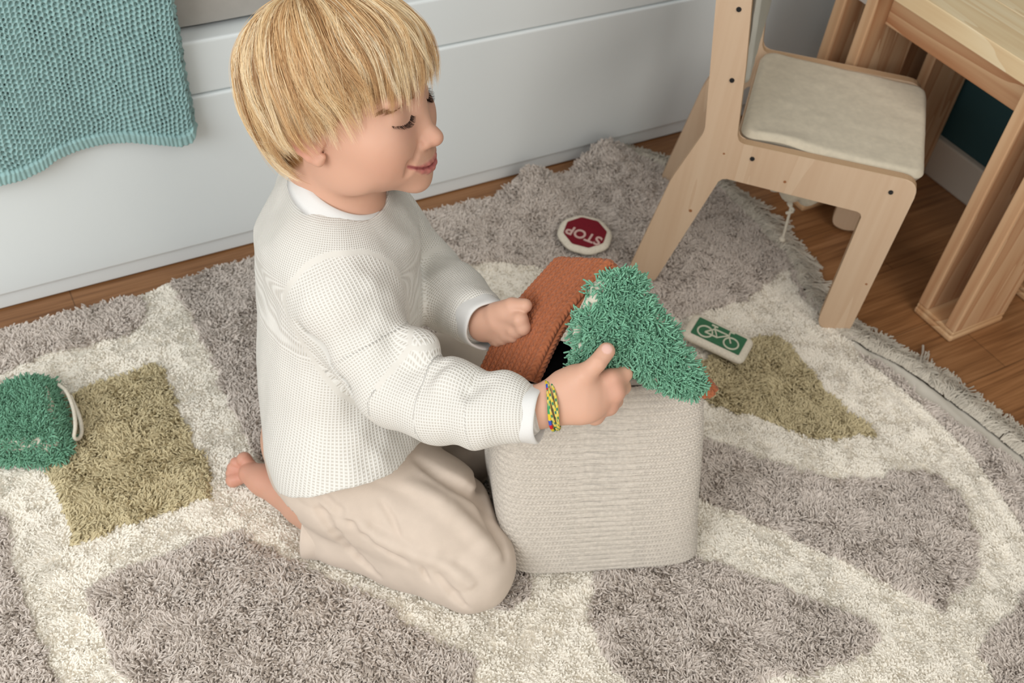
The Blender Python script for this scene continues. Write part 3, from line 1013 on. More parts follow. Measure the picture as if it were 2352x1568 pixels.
S_, C_ = np.meshgrid(arc, cs, indexing='ij')
g, st = rope_tex(S_, C_, row=0.0092, pitch=0.0050)
hgt = 0.0014 * g + 0.0022 * st * g
lxx = lx_[None] + nout[:, 0][None] * hgt
lyy = ly_[None] + nout[:, 1][None] * hgt
V = path[:, None, :] + lxx[..., None] * eu + lyy[..., None] * Nn[:, None, :]
na = len(path)
i = np.arange(na - 1)[:, None] * nl_ + np.arange(nl_)[None]
j = np.arange(na - 1)[:, None] * nl_ + ((np.arange(nl_) + 1) % nl_)[None]
Fq = np.stack([i, i + nl_, j + nl_, j], -1).reshape(-1, 4)
inv = basket.matrix_basis.inverted()
def to_local(V, o):
    M = np.array(o.matrix_basis.inverted())
    return V @ M[:3, :3].T + M[:3, 3]
V = to_local(V.reshape(-1, 3), basket)
lid = mesh_np('roof_lid', V, Fq, M_rust, basket)
bmt = bmesh.new(); bmt.from_mesh(lid.data); bmt.verts.ensure_lookup_table()
bmt.faces.new([bmt.verts[k] for k in range(nl_)]); bmt.faces.new([bmt.verts[(na - 1) * nl_ + k] for k in range(nl_)][::-1])
bmt.to_mesh(lid.data); bmt.free()
lid['label'] = 'rust brown gable roof lid'
# handle tab on the left slope, where the left hand grips
hb = Bp + (Ap - Bp) * 0.52 + ext * 0.95
hn = Nn[210]
pp = catmull([hb - Tn[210] * 0.014 - hn * .006, hb - Tn[210] * 0.011 + hn * 0.006, hb + hn * 0.010, hb + Tn[210] * 0.011 + hn * 0.006, hb + Tn[210] * 0.014 - hn * .006], 40)
Vh, Fh = tubes_np(pp[None], np.full((1, 40), 0.0042), 10)
hd = mesh_np('handle', to_local(Vh, basket), Fh, M_rust, lid)
# cream gable wall behind the roof edge
gb = [Bp * 0.42 + Ap * 0.58, Ap, Ep * 0.42 + Ap * 0.58]
gb = [p + ext * 0.8 - Nn[210] * 0.0 + np.array([0, 0, -0.012]) for p in gb]
gV = np.array(gb + [p + ext * 0.1 for p in gb])
gp = mesh_np('gable_panel', to_local(gV, basket), np.array([[0, 1, 2, 2], [5, 4, 3, 3]])[:, :3], M_rope, lid, smooth=False)

# ---------------------------------------------------------------- shaggy green trees
M_yarn = M_attr('green_yarn', rough=0.9, spec=0.1)
C_G = np.array(lin((124, 174, 146)))


def shag(name, P0, Nrm, Ln, r, tint0, parent, down, seed, stiff=0.6, per=6):
    """twisted cotton tufts: several short curling threads leave each stitch together"""
    g = np.random.default_rng(seed)
    m = len(P0)
    lean = 0.60 * np.stack([vnoise(P0[:, 0] * 60, P0[:, 1] * 60, P0[:, 2] * 60, seed=seed + q) for q in range(3)], -1)
    Dt = Nrm * stiff * 0.7 + lean + g.normal(0, .34, (m, 3)) + np.array(down) * 0.7
    tone = g.uniform(.84, 1.12, m)
    hook = g.normal(0, 1, (m, 3))
    id_ = np.repeat(np.arange(m), per)
    n = m * per
    K = 8
    P = np.empty((n, K, 3))
    N_ = Nrm[id_]
    D = Dt[id_] + g.normal(0, .20, (n, 3))
    D /= np.linalg.norm(D, axis=1, keepdims=True)
    side = np.cross(D, hook[id_] + g.normal(0, .45, (n, 3)))
    side /= np.linalg.norm(side, axis=1, keepdims=True)
    L = (np.zeros(m) + Ln)[id_] * g.uniform(.75, 1.15, n)
    cur = P0[id_] - N_ * 0.002 + g.normal(0, .0007, (n, 3))
    d = N_ * 0.8 + D * 0.5
    P[:, 0] = cur
    bend = np.abs(g.normal(1.3, .9, n))
    for k in range(1, K):
        d = d + (D - d) * 0.3 + side * bend[:, None] * (0.12 + 0.13 * k)
        d /= np.linalg.norm(d, axis=1, keepdims=True)
        cur = cur + d * (L / (K - 1))[:, None]
        P[:, k] = cur
    P = np.concatenate([P, P[:, -1:] + (P[:, -1:] - P[:, -2:-1]) * 0.22], axis=1)
    K += 1
    rad = np.array([1, 1, 1, 1, 1, 1, .95, .8, .12])[None] * r * g.uniform(.85, 1.15, (n, 1))
    V, Fq = tubes_np(P, rad, 5)
    o = mesh_np(name, V, Fq, M_yarn, parent)
    tn = tint0[None] * (tone[id_] * g.uniform(.93, 1.07, n))[:, None]
    vcol(o, np.repeat(tn, K * 5, axis=0))
    o['kind'] = 'stuff'
    return o


TREE = [(0.493, 0.58, 0.459), (0.507, 0.576, 0.462), (0.521, 0.567, 0.458), (0.524, 0.556, 0.443), (0.532, 0.543, 0.429), (0.543, 0.527, 0.413), (0.551, 0.511, 0.394), (0.561, 0.493, 0.373), (0.566, 0.481, 0.36), (0.552, 0.482, 0.351), (0.532, 0.494, 0.355), (0.51, 0.512, 0.365), (0.495, 0.524, 0.373), (0.477, 0.53, 0.37), (0.456, 0.541, 0.372), (0.437, 0.55, 0.371), (0.436, 0.559, 0.385), (0.442, 0.563, 0.395), (0.44, 0.569, 0.404), (0.449, 0.575, 0.419), (0.462, 0.58, 0.436), (0.469, 0.583, 0.447), (0.479, 0.583, 0.452)]

TR = np.array(TREE)
tc = TR.mean(0)
tn_ = np.array([-0.365, -0.78, 0.508]); tn_ /= np.linalg.norm(tn_)
te1 = np.cross(np.array([0, 0, 1.0]), tn_); te1 /= np.linalg.norm(te1)
te2 = np.cross(tn_, te1)
T2 = np.stack([(TR - tc) @ te1, (TR - tc) @ te2], -1)
T2 = T2 * 0.965
T2[:, 0] = np.where(T2[:, 0] < 0, T2[:, 0] * 0.86, T2[:, 0])
tree = empty('shaggy_tree_toy', tuple(tc))
tag(tree, 'shaggy green tree shape held in the right hand above the basket', 'soft toy')
# backing slab: triangulated grid inside the outline with gentle swell
gr = np.arange(-0.11, 0.11, 0.0035)
A, B = np.meshgrid(gr, gr, indexing='ij')


def cloth_slab(name, poly2, front, back, fn, mat, parent, step=0.0035):
    """slab from a 2D outline: front(x,y), back(x,y) heights, fn maps (x,y,h) to 3D"""
    lo, hi = poly2.min(0), poly2.max(0)
    bm = bmesh.new()
    P2 = round_poly([tuple(p) for p in poly2], 0.004, 3)
    P2 = np.array(P2)
    c = P2.mean(0)
    n = len(P2)
    rings = [1.0, .97, .9, .78, .62, .45, .28, .12]
    vs = {}
    for sgn in (1, -1):
        for ri, r in enumerate(rings):
            q = c + (P2 - c) * r
            e = math.sqrt(max(0, 1 - (1 - min(1, (1 - r) / 0.12)) ** 2))
            h = (front(q[:, 0], q[:, 1]) if sgn > 0 else back(q[:, 0], q[:, 1])) * e + (0 if ri else 0)
            vs[sgn, ri] = [bm.verts.new(fn(a, b, hh)) for (a, b), hh in zip(q, h)]
        hc = (front if sgn > 0 else back)(c[None, 0], c[None, 1])[0]
        cv = bm.verts.new(fn(c[0], c[1], hc))
        for ri in range(len(rings) - 1):
            for k in range(n):
                j = (k + 1) % n
                f = [vs[sgn, ri][k], vs[sgn, ri][j], vs[sgn, ri + 1][j], vs[sgn, ri + 1][k]]
                bm.faces.new(f if sgn > 0 else f[::-1])
        for k in range(n):
            j = (k + 1) % n
            f = [vs[sgn, len(rings) - 1][k], vs[sgn, len(rings) - 1][j], cv]
            bm.faces.new(f if sgn > 0 else f[::-1])
    bmesh.ops.remove_doubles(bm, verts=bm.verts, dist=1e-5)
    return bm_obj(name, bm, mat, parent, True)


swell = lambda x, y: 0.008 + 0.010 * np.exp(-((x / 0.05) ** 2 + (y / 0.04) ** 2))
tfn = lambda x, y, h: tuple(te1 * x + te2 * y + tn_ * h)
cloth_slab('cloth_back', T2, lambda x, y: swell(x, y) - 0.001, lambda x, y: -0.006 + 0 * x, tfn, M_cotton, tree)
sp = 0.0031
gr = np.arange(-0.12, 0.12, sp)
A, B = np.meshgrid(gr, gr, indexing='ij')
A = (A + RNG.uniform(-.4, .4, A.shape) * sp).ravel(); B = (B + RNG.uniform(-.4, .4, B.shape) * sp).ravel()
sgd = signed(A, B, [tuple(p) for p in T2])
k = sgd < 0.001
A, B, sgd = A[k], B[k], sgd[k]
e = ease(-sgd, -0.001, 0.012)
P0 = te1 * A[:, None] + te2 * B[:, None] + tn_ * (swell(A, B) * (0.35 + 0.65 * e))[:, None]
cen = T2.mean(0)
outd = np.stack([A - cen[0], B - cen[1]], -1); outd /= np.linalg.norm(outd, axis=1, keepdims=True)
Nr = tn_ * (0.35 + 0.65 * e)[:, None] + (te1 * outd[:, :1] + te2 * outd[:, 1:]) * ((1 - e) * 0.35)[:, None]
# keep the yarn short where the hand grips
hand_c = np.array([-0.030, -0.030])
shag('yarn_pile', P0, Nr, 0.0100 + 0.0050 * e, 0.00088, C_G, tree, te2 * -0.75 + te1 * 0.35, 101)

# second tree folded on the rug at the left edge
LT = np.array([(-0.115, 1.05), (-0.089, 1.090), (-0.060, 1.085), (-0.032, 1.090), (-0.012, 1.092), (0.002, 1.080), (0.004, 1.055), (0.002, 1.02), (0.000, 0.975), (-0.008, 0.955), (-0.022, 0.950), (-0.045, 0.960), (-0.08, 0.978), (-0.112, 0.998)])
lc = LT.mean(0)
ltree = empty('shaggy_tree_toy', (lc[0], lc[1], 0.012))
tag(ltree, 'shaggy green tree shape lying folded on the olive square of the rug', 'soft toy')
L2 = (LT - lc) * 0.93
dome = lambda x, y: 0.034 * np.sqrt(np.clip(1 - ((x + 0.01) / 0.085) ** 2 * 0.8 - (y / 0.085) ** 2 * 0.7, 0.05, 1))
cloth_slab('cloth_back', L2, dome, lambda x, y: -0.002 + 0 * x, lambda x, y, h: (x, y, h + 0.004), M_cotton, ltree)
sp = 0.0027
gr = np.arange(-0.12, 0.12, sp)
A, B = np.meshgrid(gr, gr, indexing='ij')
A = (A + RNG.uniform(-.4, .4, A.shape) * sp).ravel(); B = (B + RNG.uniform(-.4, .4, B.shape) * sp).ravel()
sgd = signed(A, B, [tuple(p) for p in L2])
k = sgd < 0.004
A, B, sgd = A[k], B[k], sgd[k]
e = ease(-sgd, -0.001, 0.02)
P0 = np.stack([A, B, 0.004 + dome(A, B) * np.sqrt(np.clip(e, 0.02, 1))], -1)
outd = np.stack([A, B], -1); outd /= np.linalg.norm(outd, axis=1, keepdims=True) + 1e-9
Nr = np.concatenate([outd * (1.1 - e)[:, None], (0.35 + 0.65 * e)[:, None]], 1)
shag('yarn_pile', P0, Nr, 0.0160, 0.00095, C_G * 0.92, ltree, (0.1, -0.3, 0.0), 202)
pp = catmull([(0.052, 0.030, 0.026), (0.058, 0.010, 0.030), (0.059, -0.02, 0.028), (0.055, -0.045, 0.024), (0.049, -0.056, 0.014), (0.054, -0.053, 0.006), (0.060, -0.042, 0.006), (0.063, -0.02, 0.009), (0.061, 0.02, 0.010)], 70)
tube_obj('cloth_hem', pp, 0.0026, M_cotton, ltree)

# ================================================================ child
class Field:
    """implicit solid: list of primitives folded with smooth union / subtraction"""
    def __init__(s):
        s.p = []

    def add(s, f, lo, hi, k=0.006, op='u'):
        s.p.append((f, np.array(lo, float), np.array(hi, float), k, op))

    def ell(s, c, r, R=None, k=0.006, op='u'):
        c, r = np.array(c, float), np.array(r, float)
        R = np.eye(3) if R is None else np.array(R, float)      # rows are the local axes
        def f(P):
            q = (P - c) @ R.T
            k0 = np.linalg.norm(q / r, axis=1)
            k1 = np.linalg.norm(q / (r * r), axis=1) + 1e-9
            return np.where(k0 < 1e-3, -r.min(), k0 * (k0 - 1) / k1)
        m = np.abs(R.T * r[None]).sum(1) if False else np.full(3, r.max())
        s.add(f, c - m, c + m, k, op)

    def cone(s, a, b, ra, rb, k=0.006, op='u', flat=None, fs=1.0):
        a, b = np.array(a, float), np.array(b, float)
        ab = b - a
        L2 = ab @ ab + 1e-12
        fl = None if flat is None else np.array(flat, float) / np.linalg.norm(flat)
        def f(P):
            t = np.clip(((P - a) @ ab) / L2, 0, 1)
            q = P - (a + t[:, None] * ab)
            if fl is not None:
                q = q + (q @ fl)[:, None] * fl * (fs - 1)
            return np.linalg.norm(q, axis=1) - (ra + (rb - ra) * t)
        m = max(ra, rb)
        s.add(f, np.minimum(a, b) - m, np.maximum(a, b) + m, k, op)

    def chain(s, pts, rad, k=0.006, **kw):
        for i in range(len(pts) - 1):
            s.cone(pts[i], pts[i + 1], rad[i], rad[i + 1], k=(kw.get('k0', k) if i == 0 else k), **{a: b for a, b in kw.items() if a != 'k0'})

    def __call__(s, P):
        d = np.full(len(P), 0.5)
        for f, lo, hi, k, op in s.p:
            mg = k + 0.012
            m = np.all((P > lo - mg) & (P < hi + mg), axis=1)
            if not m.any(): continue
            v = f(P[m])
            o = d[m]
            if op == 'u':
                h = np.maximum(k - np.abs(o - v), 0) / max(k, 1e-9)
                d[m] = np.minimum(o, v) - h * h * k * 0.25
            elif op == 's':
                h = np.maximum(k - np.abs(o + v), 0) / max(k, 1e-9)
                d[m] = np.maximum(o, -v) + h * h * k * 0.25
            elif op == 'i':
                h = np.maximum(k - np.abs(o - v), 0) / max(k, 1e-9)
                d[m] = np.maximum(o, v) + h * h * k * 0.25
        return d


def surface(fn, lo, hi, h, bs=8):
    """surface nets over the sparse blocks that touch the surface"""
    lo = np.array(lo, float)
    nb = np.ceil((np.array(hi) - lo) / (h * bs)).astype(int)
    I = np.stack(np.meshgrid(*[np.arange(n) for n in nb], indexing='ij'), -1).reshape(-1, 3)
    ctr = lo + (I + .5) * h * bs
    d = fn(ctr)
    I = I[np.abs(d) < h * bs * 1.15 + 0.003]
    o = np.arange(bs + 1)
    off = np.stack(np.meshgrid(o, o, o, indexing='ij'), -1)
    G = (nb * bs + 4).astype(np.int64)
    keys, verts, sgn = [], [], []
    for c in range(0, len(I), 600):
        B = I[c:c + 600]
        gi = B[:, None, None, None, :] * bs + off[None]
        P = lo + gi * h
        D = fn(P.reshape(-1, 3)).reshape(gi.shape[:-1])
        C = np.stack([D[:, a:a + bs, b:b + bs, e:e + bs] for a in (0, 1) for b in (0, 1) for e in (0, 1)], -1)
        s = C < 0
        act = s.any(-1) & ~s.all(-1)
        C, s = C[act], s[act]
        gc = gi[:, :bs, :bs, :bs][act]
        acc = np.zeros((len(C), 3)); cnt = np.zeros(len(C))
        cor = np.array([(a, b, e) for a in (0, 1) for b in (0, 1) for e in (0, 1)], float)
        for i in range(8):
            for ax, st in ((0, 4), (1, 2), (2, 1)):
                if cor[i][ax]: continue
                j = i + st
                m = s[:, i] != s[:, j]
                t = np.where(m, C[:, i] / (C[:, i] - C[:, j] + 1e-20), 0)
                acc[m] += (cor[i] + (cor[j] - cor[i]) * t[:, None])[m]
                cnt[m] += 1
        verts.append(lo + (gc + acc / np.maximum(cnt, 1)[:, None]) * h)
        keys.append((gc[:, 0].astype(np.int64) * G[1] + gc[:, 1]) * G[2] + gc[:, 2])
        sgn.append(s[:, [0, 4, 2, 1]])
    keys, verts, sgn = np.concatenate(keys), np.vstack(verts), np.vstack(sgn)
    order = np.argsort(keys)
    keys, verts, sgn = keys[order], verts[order], sgn[order]
    st = np.array([G[1] * G[2], G[2], 1], dtype=np.int64)
    quads = []
    for ax in range(3):
        b, c = (ax + 1) % 3, (ax + 2) % 3
        m = sgn[:, 0] != sgn[:, ax + 1]
        k0 = keys[m]
        q = []
        ok = np.ones(len(k0), bool)
        for kk in (k0, k0 - st[b], k0 - st[b] - st[c], k0 - st[c]):
            j = np.minimum(np.searchsorted(keys, kk), len(keys) - 1)
            ok &= keys[j] == kk
            q.append(j)
        q = np.stack(q, -1)
        flip = ~sgn[m][:, 0]
        q[flip] = q[flip][:, ::-1]
        quads.append(q[ok])
    return verts, np.vstack(quads)


def relax(V, Fq, it=2, lam=0.5):
    n = len(V)
    E = np.vstack([Fq[:, [0, 1]], Fq[:, [1, 2]], Fq[:, [2, 3]], Fq[:, [3, 0]]])
    for _ in range(it):
        A = np.zeros((n, 3)); c = np.zeros(n)
        for a in range(3):
            A[:, a] = np.bincount(E[:, 0], V[E[:, 1], a], n) + np.bincount(E[:, 1], V[E[:, 0], a], n)
        c = np.bincount(E[:, 0], minlength=n) + np.bincount(E[:, 1], minlength=n)
        V = V + lam * (A / np.maximum(c, 1)[:, None] - V)
    return V


# frames
HO = np.array([0.3175, 0.805, 0.5535])
HF, HL, HU = np.array([0.69129, -0.71333, 0.11522]), np.array([0.72254, 0.68408, -0.09985]), np.array([-0.00759, 0.15228, 0.98831])
HR = np.stack([HF, HL, HU])
HS = 0.00955


def hw(x, y, z):
    return HO + (np.array([x, y, z], float) * HS) @ HR


def h_loc(P):
    return ((P - HO) @ HR.T) / HS


body = Field()
B_ = body


def hell(c, r, k=0.6, op='u', tilt=None):
    R = HR
    if tilt is not None:
        ax, an = tilt
        Rm = np.array(Matrix.Rotation(math.radians(an), 3, ax))
        R = Rm @ HR
    B_.ell(hw(*c), np.array(r) * HS, R, k * HS, op)


def hcone(a, b, ra, rb, k=0.5, op='u', flat=None, fs=1.0):
    B_.cone(hw(*a), hw(*b), ra * HS, rb * HS, k * HS, op, None if flat is None else np.array(flat, float) @ HR, fs)


# skull and face (centimetres in the head frame: x forward, y left, z up)
hell((-0.9, 0, 2.2), (8.5, 7.1, 7.6))
hell((1.6, 0, 2.2), (7.2, 6.6, 6.6), 2.0)
hell((2.2, 0, -2.2), (6.4, 5.9, 6.4), 2.0)
hell((3.7, 0, -5.2), (4.7, 4.9, 3.7), 2.0)
for sgn_ in (1, -1):
    hell((5.0, sgn_ * 3.3, -3.5), (3.2, 2.5, 2.6), 2.4)
    hell((5.6, sgn_ * 3.9, -1.9), (2.2, 1.9, 1.6), 2.2)          # cheeks, round with the smile
    hell((2.0, sgn_ * 4.6, -6.0), (2.6, 1.3, 2.0), 1.6)          # jaw
    hell((9.5, sgn_ * 3.1, 1.3), (1.4, 1.5, 1.0), 1.6, 's')     # eye socket
    hell((6.85, sgn_ * 2.9, 0.45), (1.2, 1.6, 1.15), 0.55)     # lowered eyelid over the eye
    hell((7.35, sgn_ * 3.0, 2.4), (0.9, 1.9, 0.5), 1.2)          # brow
hell((7.7, 0, -7.8), (1.5, 1.7, 1.35), 1.6)                      # chin
hell((7.2, 0, -5.4), (2.0, 2.7, 2.0), 2.0)                       # mouth mound
hcone((7.5, 0, 1.1), (9.2, 0, -2.2), 0.62, 0.75, 1.3)            # nose bridge
hell((9.75, 0, -2.85), (1.02, 0.98, 0.90), 0.7)                  # tip
for sgn_ in (1, -1):
    hell((9.05, sgn_ * 1.0, -3.15), (0.80, 0.62, 0.62), 0.4)     # wings
    hell((9.35, sgn_ * 0.48, -3.72), (0.32, 0.22, 0.24), 0.15, 's')
for sgn_ in (1, -1):
    f_ = [(8.7, 1.75, -2.9), (8.6, 2.6, -3.7), (8.0, 3.35, -4.6), (7.4, 3.7, -5.5)]
    xs_ = np.linspace(12, 3, 361)
    g_ = []
    for (_, y_, z_) in f_:
        d_ = body(np.array([hw(x_, sgn_ * y_, z_) for x_ in xs_]))
        g_.append((xs_[np.argmax(d_ < 0)] + .12, sgn_ * y_, z_))
    for i in range(3):
        hcone(g_[i], g_[i + 1], (.16, .16, .12)[i], (.16, .12, .06)[i], 0.55, 's')
# lips: upper and lower follow a smile, laid on the surface of the face
def on_face(y, z, off=0.0):
    xs_ = np.linspace(12, 3, 361)
    d_ = body(np.array([hw(x_, y, z) for x_ in xs_]))
    return (xs_[np.argmax(d_ < 0)] + off, y, z)


YS = (-3.3, -2.6, -1.75, -0.85, 0, 0.85, 1.75, 2.6, 3.3)
UL = [on_face(y, z, o) for y, z, o in zip(YS, (-4.62, -4.98, -5.25, -5.38, -5.46, -5.38, -5.25, -4.98, -4.62), (-.10, -.13, -.13, -.10, -.10, -.10, -.13, -.13, -.10))]
LLp = [on_face(y, z, o) for y, z, o in zip(YS, (-4.72, -5.2, -5.72, -6.05, -6.16, -6.05, -5.72, -5.2, -4.72), (-.12, -.16, -.16, -.12, -.10, -.12, -.16, -.16, -.12))]
ML = [on_face(y, z, .16) for y, z in zip(YS, (-4.64, -5.07, -5.46, -5.69, -5.76, -5.69, -5.46, -5.07, -4.64))]
UR_ = (0.05, 0.14, 0.24, 0.30, 0.29, 0.30, 0.24, 0.14, 0.05)
LR_ = (0.05, 0.16, 0.30, 0.40, 0.42, 0.40, 0.30, 0.16, 0.05)
for LP_, rr_ in ((UL, UR_), (LLp, LR_)):
    for i in range(8):
        hcone(LP_[i], LP_[i + 1], rr_[i], rr_[i + 1], 0.2)
for i in range(8):
    hcone(ML[i], ML[i + 1], 0.15, 0.15, 0.12, 's')
for sgn_ in (1, -1):
    c_ = on_face(sgn_ * 3.6, -4.7, 0.22)
    hell(c_, (0.32, 0.25, 0.75), 0.6, 's')  # corner dimple
# ears
for sgn_ in (1, -1):
    R_ = [(-0.2, 6.75, -0.6), (-0.5, 7.15, 0.5), (-1.3, 7.6, 1.1), (-2.3, 7.9, 0.9), (-2.9, 8.0, 0.0), (-2.8, 7.85, -1.3), (-2.1, 7.55, -2.5), (-1.3, 7.2, -3.3), (-0.6, 6.9, -3.7), (-0.2, 6.75, -3.3)]
    rr_ = [.3, .33, .35, .36, .36, .36, .38, .48, .55, .35]
    R_ = [(a + 1.1, sgn_ * (b - .1), c + .2) for a, b, c in R_]
    hell((-0.25, sgn_ * 6.8, -1.1), (1.5, 0.55, 2.3), 0.5)
    for i in range(len(R_) - 1):
        hcone(R_[i], R_[i + 1], rr_[i], rr_[i + 1], 0.25)
    hell((-0.1, sgn_ * 7.35, -0.8), (0.75, 0.5, 1.2), 0.35, 's')
    hell((1.0, sgn_ * 6.8, -1.5), (0.4, 0.35, 0.5), 0.2)
# neck
NB = np.array((0.3076, 0.7908, 0.4493))
B_.cone(hw(-1.8, 0, -5.5), NB, 0.044, 0.041, 0.018)
B_.cone(NB, NB + np.array([-0.004, -0.004, -0.05]), 0.041, 0.055, 0.02)

# trunk and limbs under the clothes
PEL = np.array([0.262, 0.775, 0.11])
CH = np.array([0.287, 0.790, 0.33])
SHR = np.array((0.2825, 0.7479, 0.4067))
SHL = np.array([0.345, 0.885, 0.395])
ELR = np.array((0.3026, 0.6497, 0.3151))
WRR = np.array((0.3982, 0.5259, 0.3614))
ELL = np.array([0.420, 0.810, 0.285])
WRL = np.array((0.4176, 0.6678, 0.3385))
B_.chain([PEL, (PEL + CH) / 2, CH, NB - np.array([0, 0, .02])], [0.066, 0.056, 0.056, 0.042], k=0.02)
B_.chain([NB - np.array([0, 0, .04]), SHR, ELR, WRR], [0.04, 0.034, 0.026, 0.0185], k=0.015)
B_.chain([NB - np.array([0, 0, .04]), SHL, ELL, WRL], [0.04, 0.034, 0.026, 0.0185], k=0.015)
KNR, ANR = np.array((0.3602, 0.5659, 0.0620)), np.array((0.2396, 0.7151, 0.0400))
KNL, ANL = np.array((0.5045, 0.8017, 0.0720)), np.array([0.34, 0.89, 0.045])
B_.chain([PEL + np.array([-.01, -.03, 0]), KNR, ANR], [0.05, 0.034, 0.024], k=0.01)
B_.chain([PEL + np.array([.02, .04, 0]), KNL, ANL], [0.05, 0.034, 0.024], k=0.01)
# right foot, sole turned up behind him
B_.chain([ANR, np.array((0.2290, 0.7379, 0.0400)), np.array((0.2155, 0.7691, 0.0380)), np.array((0.2003, 0.7974, 0.0340)), np.array((0.1888, 0.8165, 0.0320))], [0.026, 0.027, 0.023, 0.021, 0.0165], k=0.012, flat=(0.55, 0.45, 0.7), fs=1.15)
B_.ell((0.2351, 0.7444, 0.0550), (0.028, 0.024, 0.022), k=0.015)
for (a, r) in (((0.1677, 0.8277, 0.0180), .0098), ((0.1681, 0.8362, 0.0220), .0070), ((0.1712, 0.8404, 0.0270), .0066), ((0.1766, 0.8412, 0.0330), .0070), ((0.1867, 0.8357, 0.0400), .0098)):
    pa = np.array(a)
    pb = pa * 0.45 + np.array((0.1961, 0.8146, 0.0320)) * 0.55
    B_.cone(pa, pa * .75 + pb * .25, r, r * .92, 0.0008)
    B_.cone(pa * .75 + pb * .25, pb, r * .80, r * .8, 0.0012)
# left foot tucked behind on the far side
B_.chain([ANL, ANL + np.array([-0.035, -0.03, -.005])], [0.024, 0.020], k=0.01)


def finger(pts, rad, k=0.0022):
    for i in range(len(pts) - 1):
        B_.cone(pts[i], pts[i + 1], rad[i], rad[i + 1], k if i else 0.006)


# right hand
fwd = np.array([0.399, 0.586, -0.705])
B_.chain([WRR, np.array((0.4157, 0.5190, 0.3697)), np.array((0.4346, 0.5144, 0.3767)), np.array((0.4505, 0.5094, 0.3744))], [0.0185, 0.0210, 0.0240, 0.0195], k=0.010, flat=fwd, fs=1.45)
B_.ell((0.4357, 0.5074, 0.3672), (0.020, 0.020, 0.014), k=0.012)
K = [(0.4647, 0.5100, 0.3857), (0.4652, 0.5019, 0.3764), (0.4593, 0.4996, 0.3628), (0.4483, 0.5025, 0.3504)]
for a, r in zip(K, (.0098, .0100, .0096, .0090)):
    B_.cone((0.4358, 0.5166, 0.3720), a, 0.013, r, 0.005)
finger([K[0], (0.4827, 0.5124, 0.3838), (0.4952, 0.5279, 0.3725), (0.4936, 0.5416, 0.3631)], [.0092, .0080, .0072, .0062], 0.0012)
finger([K[1], (0.4824, 0.5102, 0.3676), (0.4915, 0.5284, 0.3567), (0.4857, 0.5407, 0.3523)], [.0094, .0082, .0074, .0064], 0.0012)
finger([K[2], (0.4751, 0.5079, 0.3531), (0.4827, 0.5277, 0.3454), (0.4763, 0.5397, 0.3433)], [.0090, .0078, .0070, .0062], 0.0012)
finger([K[3], (0.4625, 0.5097, 0.3418), (0.4693, 0.5271, 0.3374), (0.4648, 0.5405, 0.3375)], [.0082, .0070, .0064, .0056], 0.0012)
B_.cone((0.4253, 0.5250, 0.3788), (0.4381, 0.5172, 0.3966), 0.0160, 0.0112, 0.009)
B_.cone((0.4381, 0.5172, 0.3966), (0.4498, 0.5163, 0.4095), 0.0106, 0.0084, 0.003)
B_.cone((0.4498, 0.5163, 0.4095), (0.4618, 0.5209, 0.4158), 0.0086, 0.0083, 0.0015)
for q0, q1 in (((0.4405, 0.5157, 0.4165), (0.4490, 0.5054, 0.4128)), ((0.4421, 0.5164, 0.4180), (0.4506, 0.5061, 0.4143))):
    B_.cone(q0, q1, 0.0006, 0.0006, 0.0015, 's')
NAIL_T = np.array((0.4594, 0.5183, 0.4222))
# left hand, gripping the lid handle
B_.chain([WRL, np.array((0.4255, 0.6523, 0.3542))], [0.0180, 0.0170], k=0.008, flat=fwd, fs=1.15)
LH = [([(0.4278, 0.6472, 0.3654), (0.4328, 0.6268, 0.3740), (0.4340, 0.6213, 0.3673), (0.4321, 0.6261, 0.3588)], (.0094, .0088, .0080, .0070)),
      ([(0.4265, 0.6464, 0.3528), (0.4294, 0.6303, 0.3580), (0.4285, 0.6293, 0.3510), (0.4276, 0.6357, 0.3444)], (.0090, .0082, .0074, .0066)),
      ([(0.4233, 0.6484, 0.3441), (0.4250, 0.6369, 0.3468), (0.4238, 0.6376, 0.3410), (0.4221, 0.6430, 0.3361)], (.0086, .0076, .0068, .0060)),
      ([(0.4190, 0.6528, 0.3367), (0.4208, 0.6429, 0.3380), (0.4191, 0.6429, 0.3342), (0.4182, 0.6482, 0.3297)], (.0080, .0068, .0060, .0054))]
for pts_, rr_ in LH:
    B_.cone((0.4234, 0.6553, 0.3499), pts_[0], 0.012, rr_[0] * 1.05, 0.004)
    finger(pts_, rr_, 0.0012)
B_.cone((0.4242, 0.6565, 0.3598), (0.4332, 0.6443, 0.3774), 0.0120, 0.0090, 0.005)
B_.cone((0.4332, 0.6443, 0.3774), (0.4415, 0.6334, 0.3844), 0.0088, 0.0074, 0.002)

# added black mass that keeps the basket opening dark
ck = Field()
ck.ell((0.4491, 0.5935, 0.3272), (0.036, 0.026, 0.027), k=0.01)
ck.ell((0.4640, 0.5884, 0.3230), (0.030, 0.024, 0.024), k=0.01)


def filler_fn(P):
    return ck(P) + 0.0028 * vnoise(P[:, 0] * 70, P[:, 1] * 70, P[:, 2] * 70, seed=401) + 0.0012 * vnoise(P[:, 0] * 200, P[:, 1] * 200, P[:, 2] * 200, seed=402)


V, Fq = surface(filler_fn, (0.36, 0.48, 0.26), (0.56, 0.66, 0.42), 0.0016)
tag(mesh_np('black_filler', V, Fq, M_plain('filler_black', (10, 9, 10), 0.98, spec=0.02)), 'added black filler in the opening of the cream basket, under the rust lid', 'filler')

V, Fq = surface(body, (0.08, 0.42, -0.01), (0.62, 1.06, 0.68), 0.00125)
V = relax(V, Fq, 1, 0.4)
# skin colours: lips, warm ears, cheeks, finger tips, toes; hair-covered scalp is dark blond
q = h_loc(V)
skin = np.array(lin((208, 163, 139)))
colr = np.tile(skin, (len(V), 1))


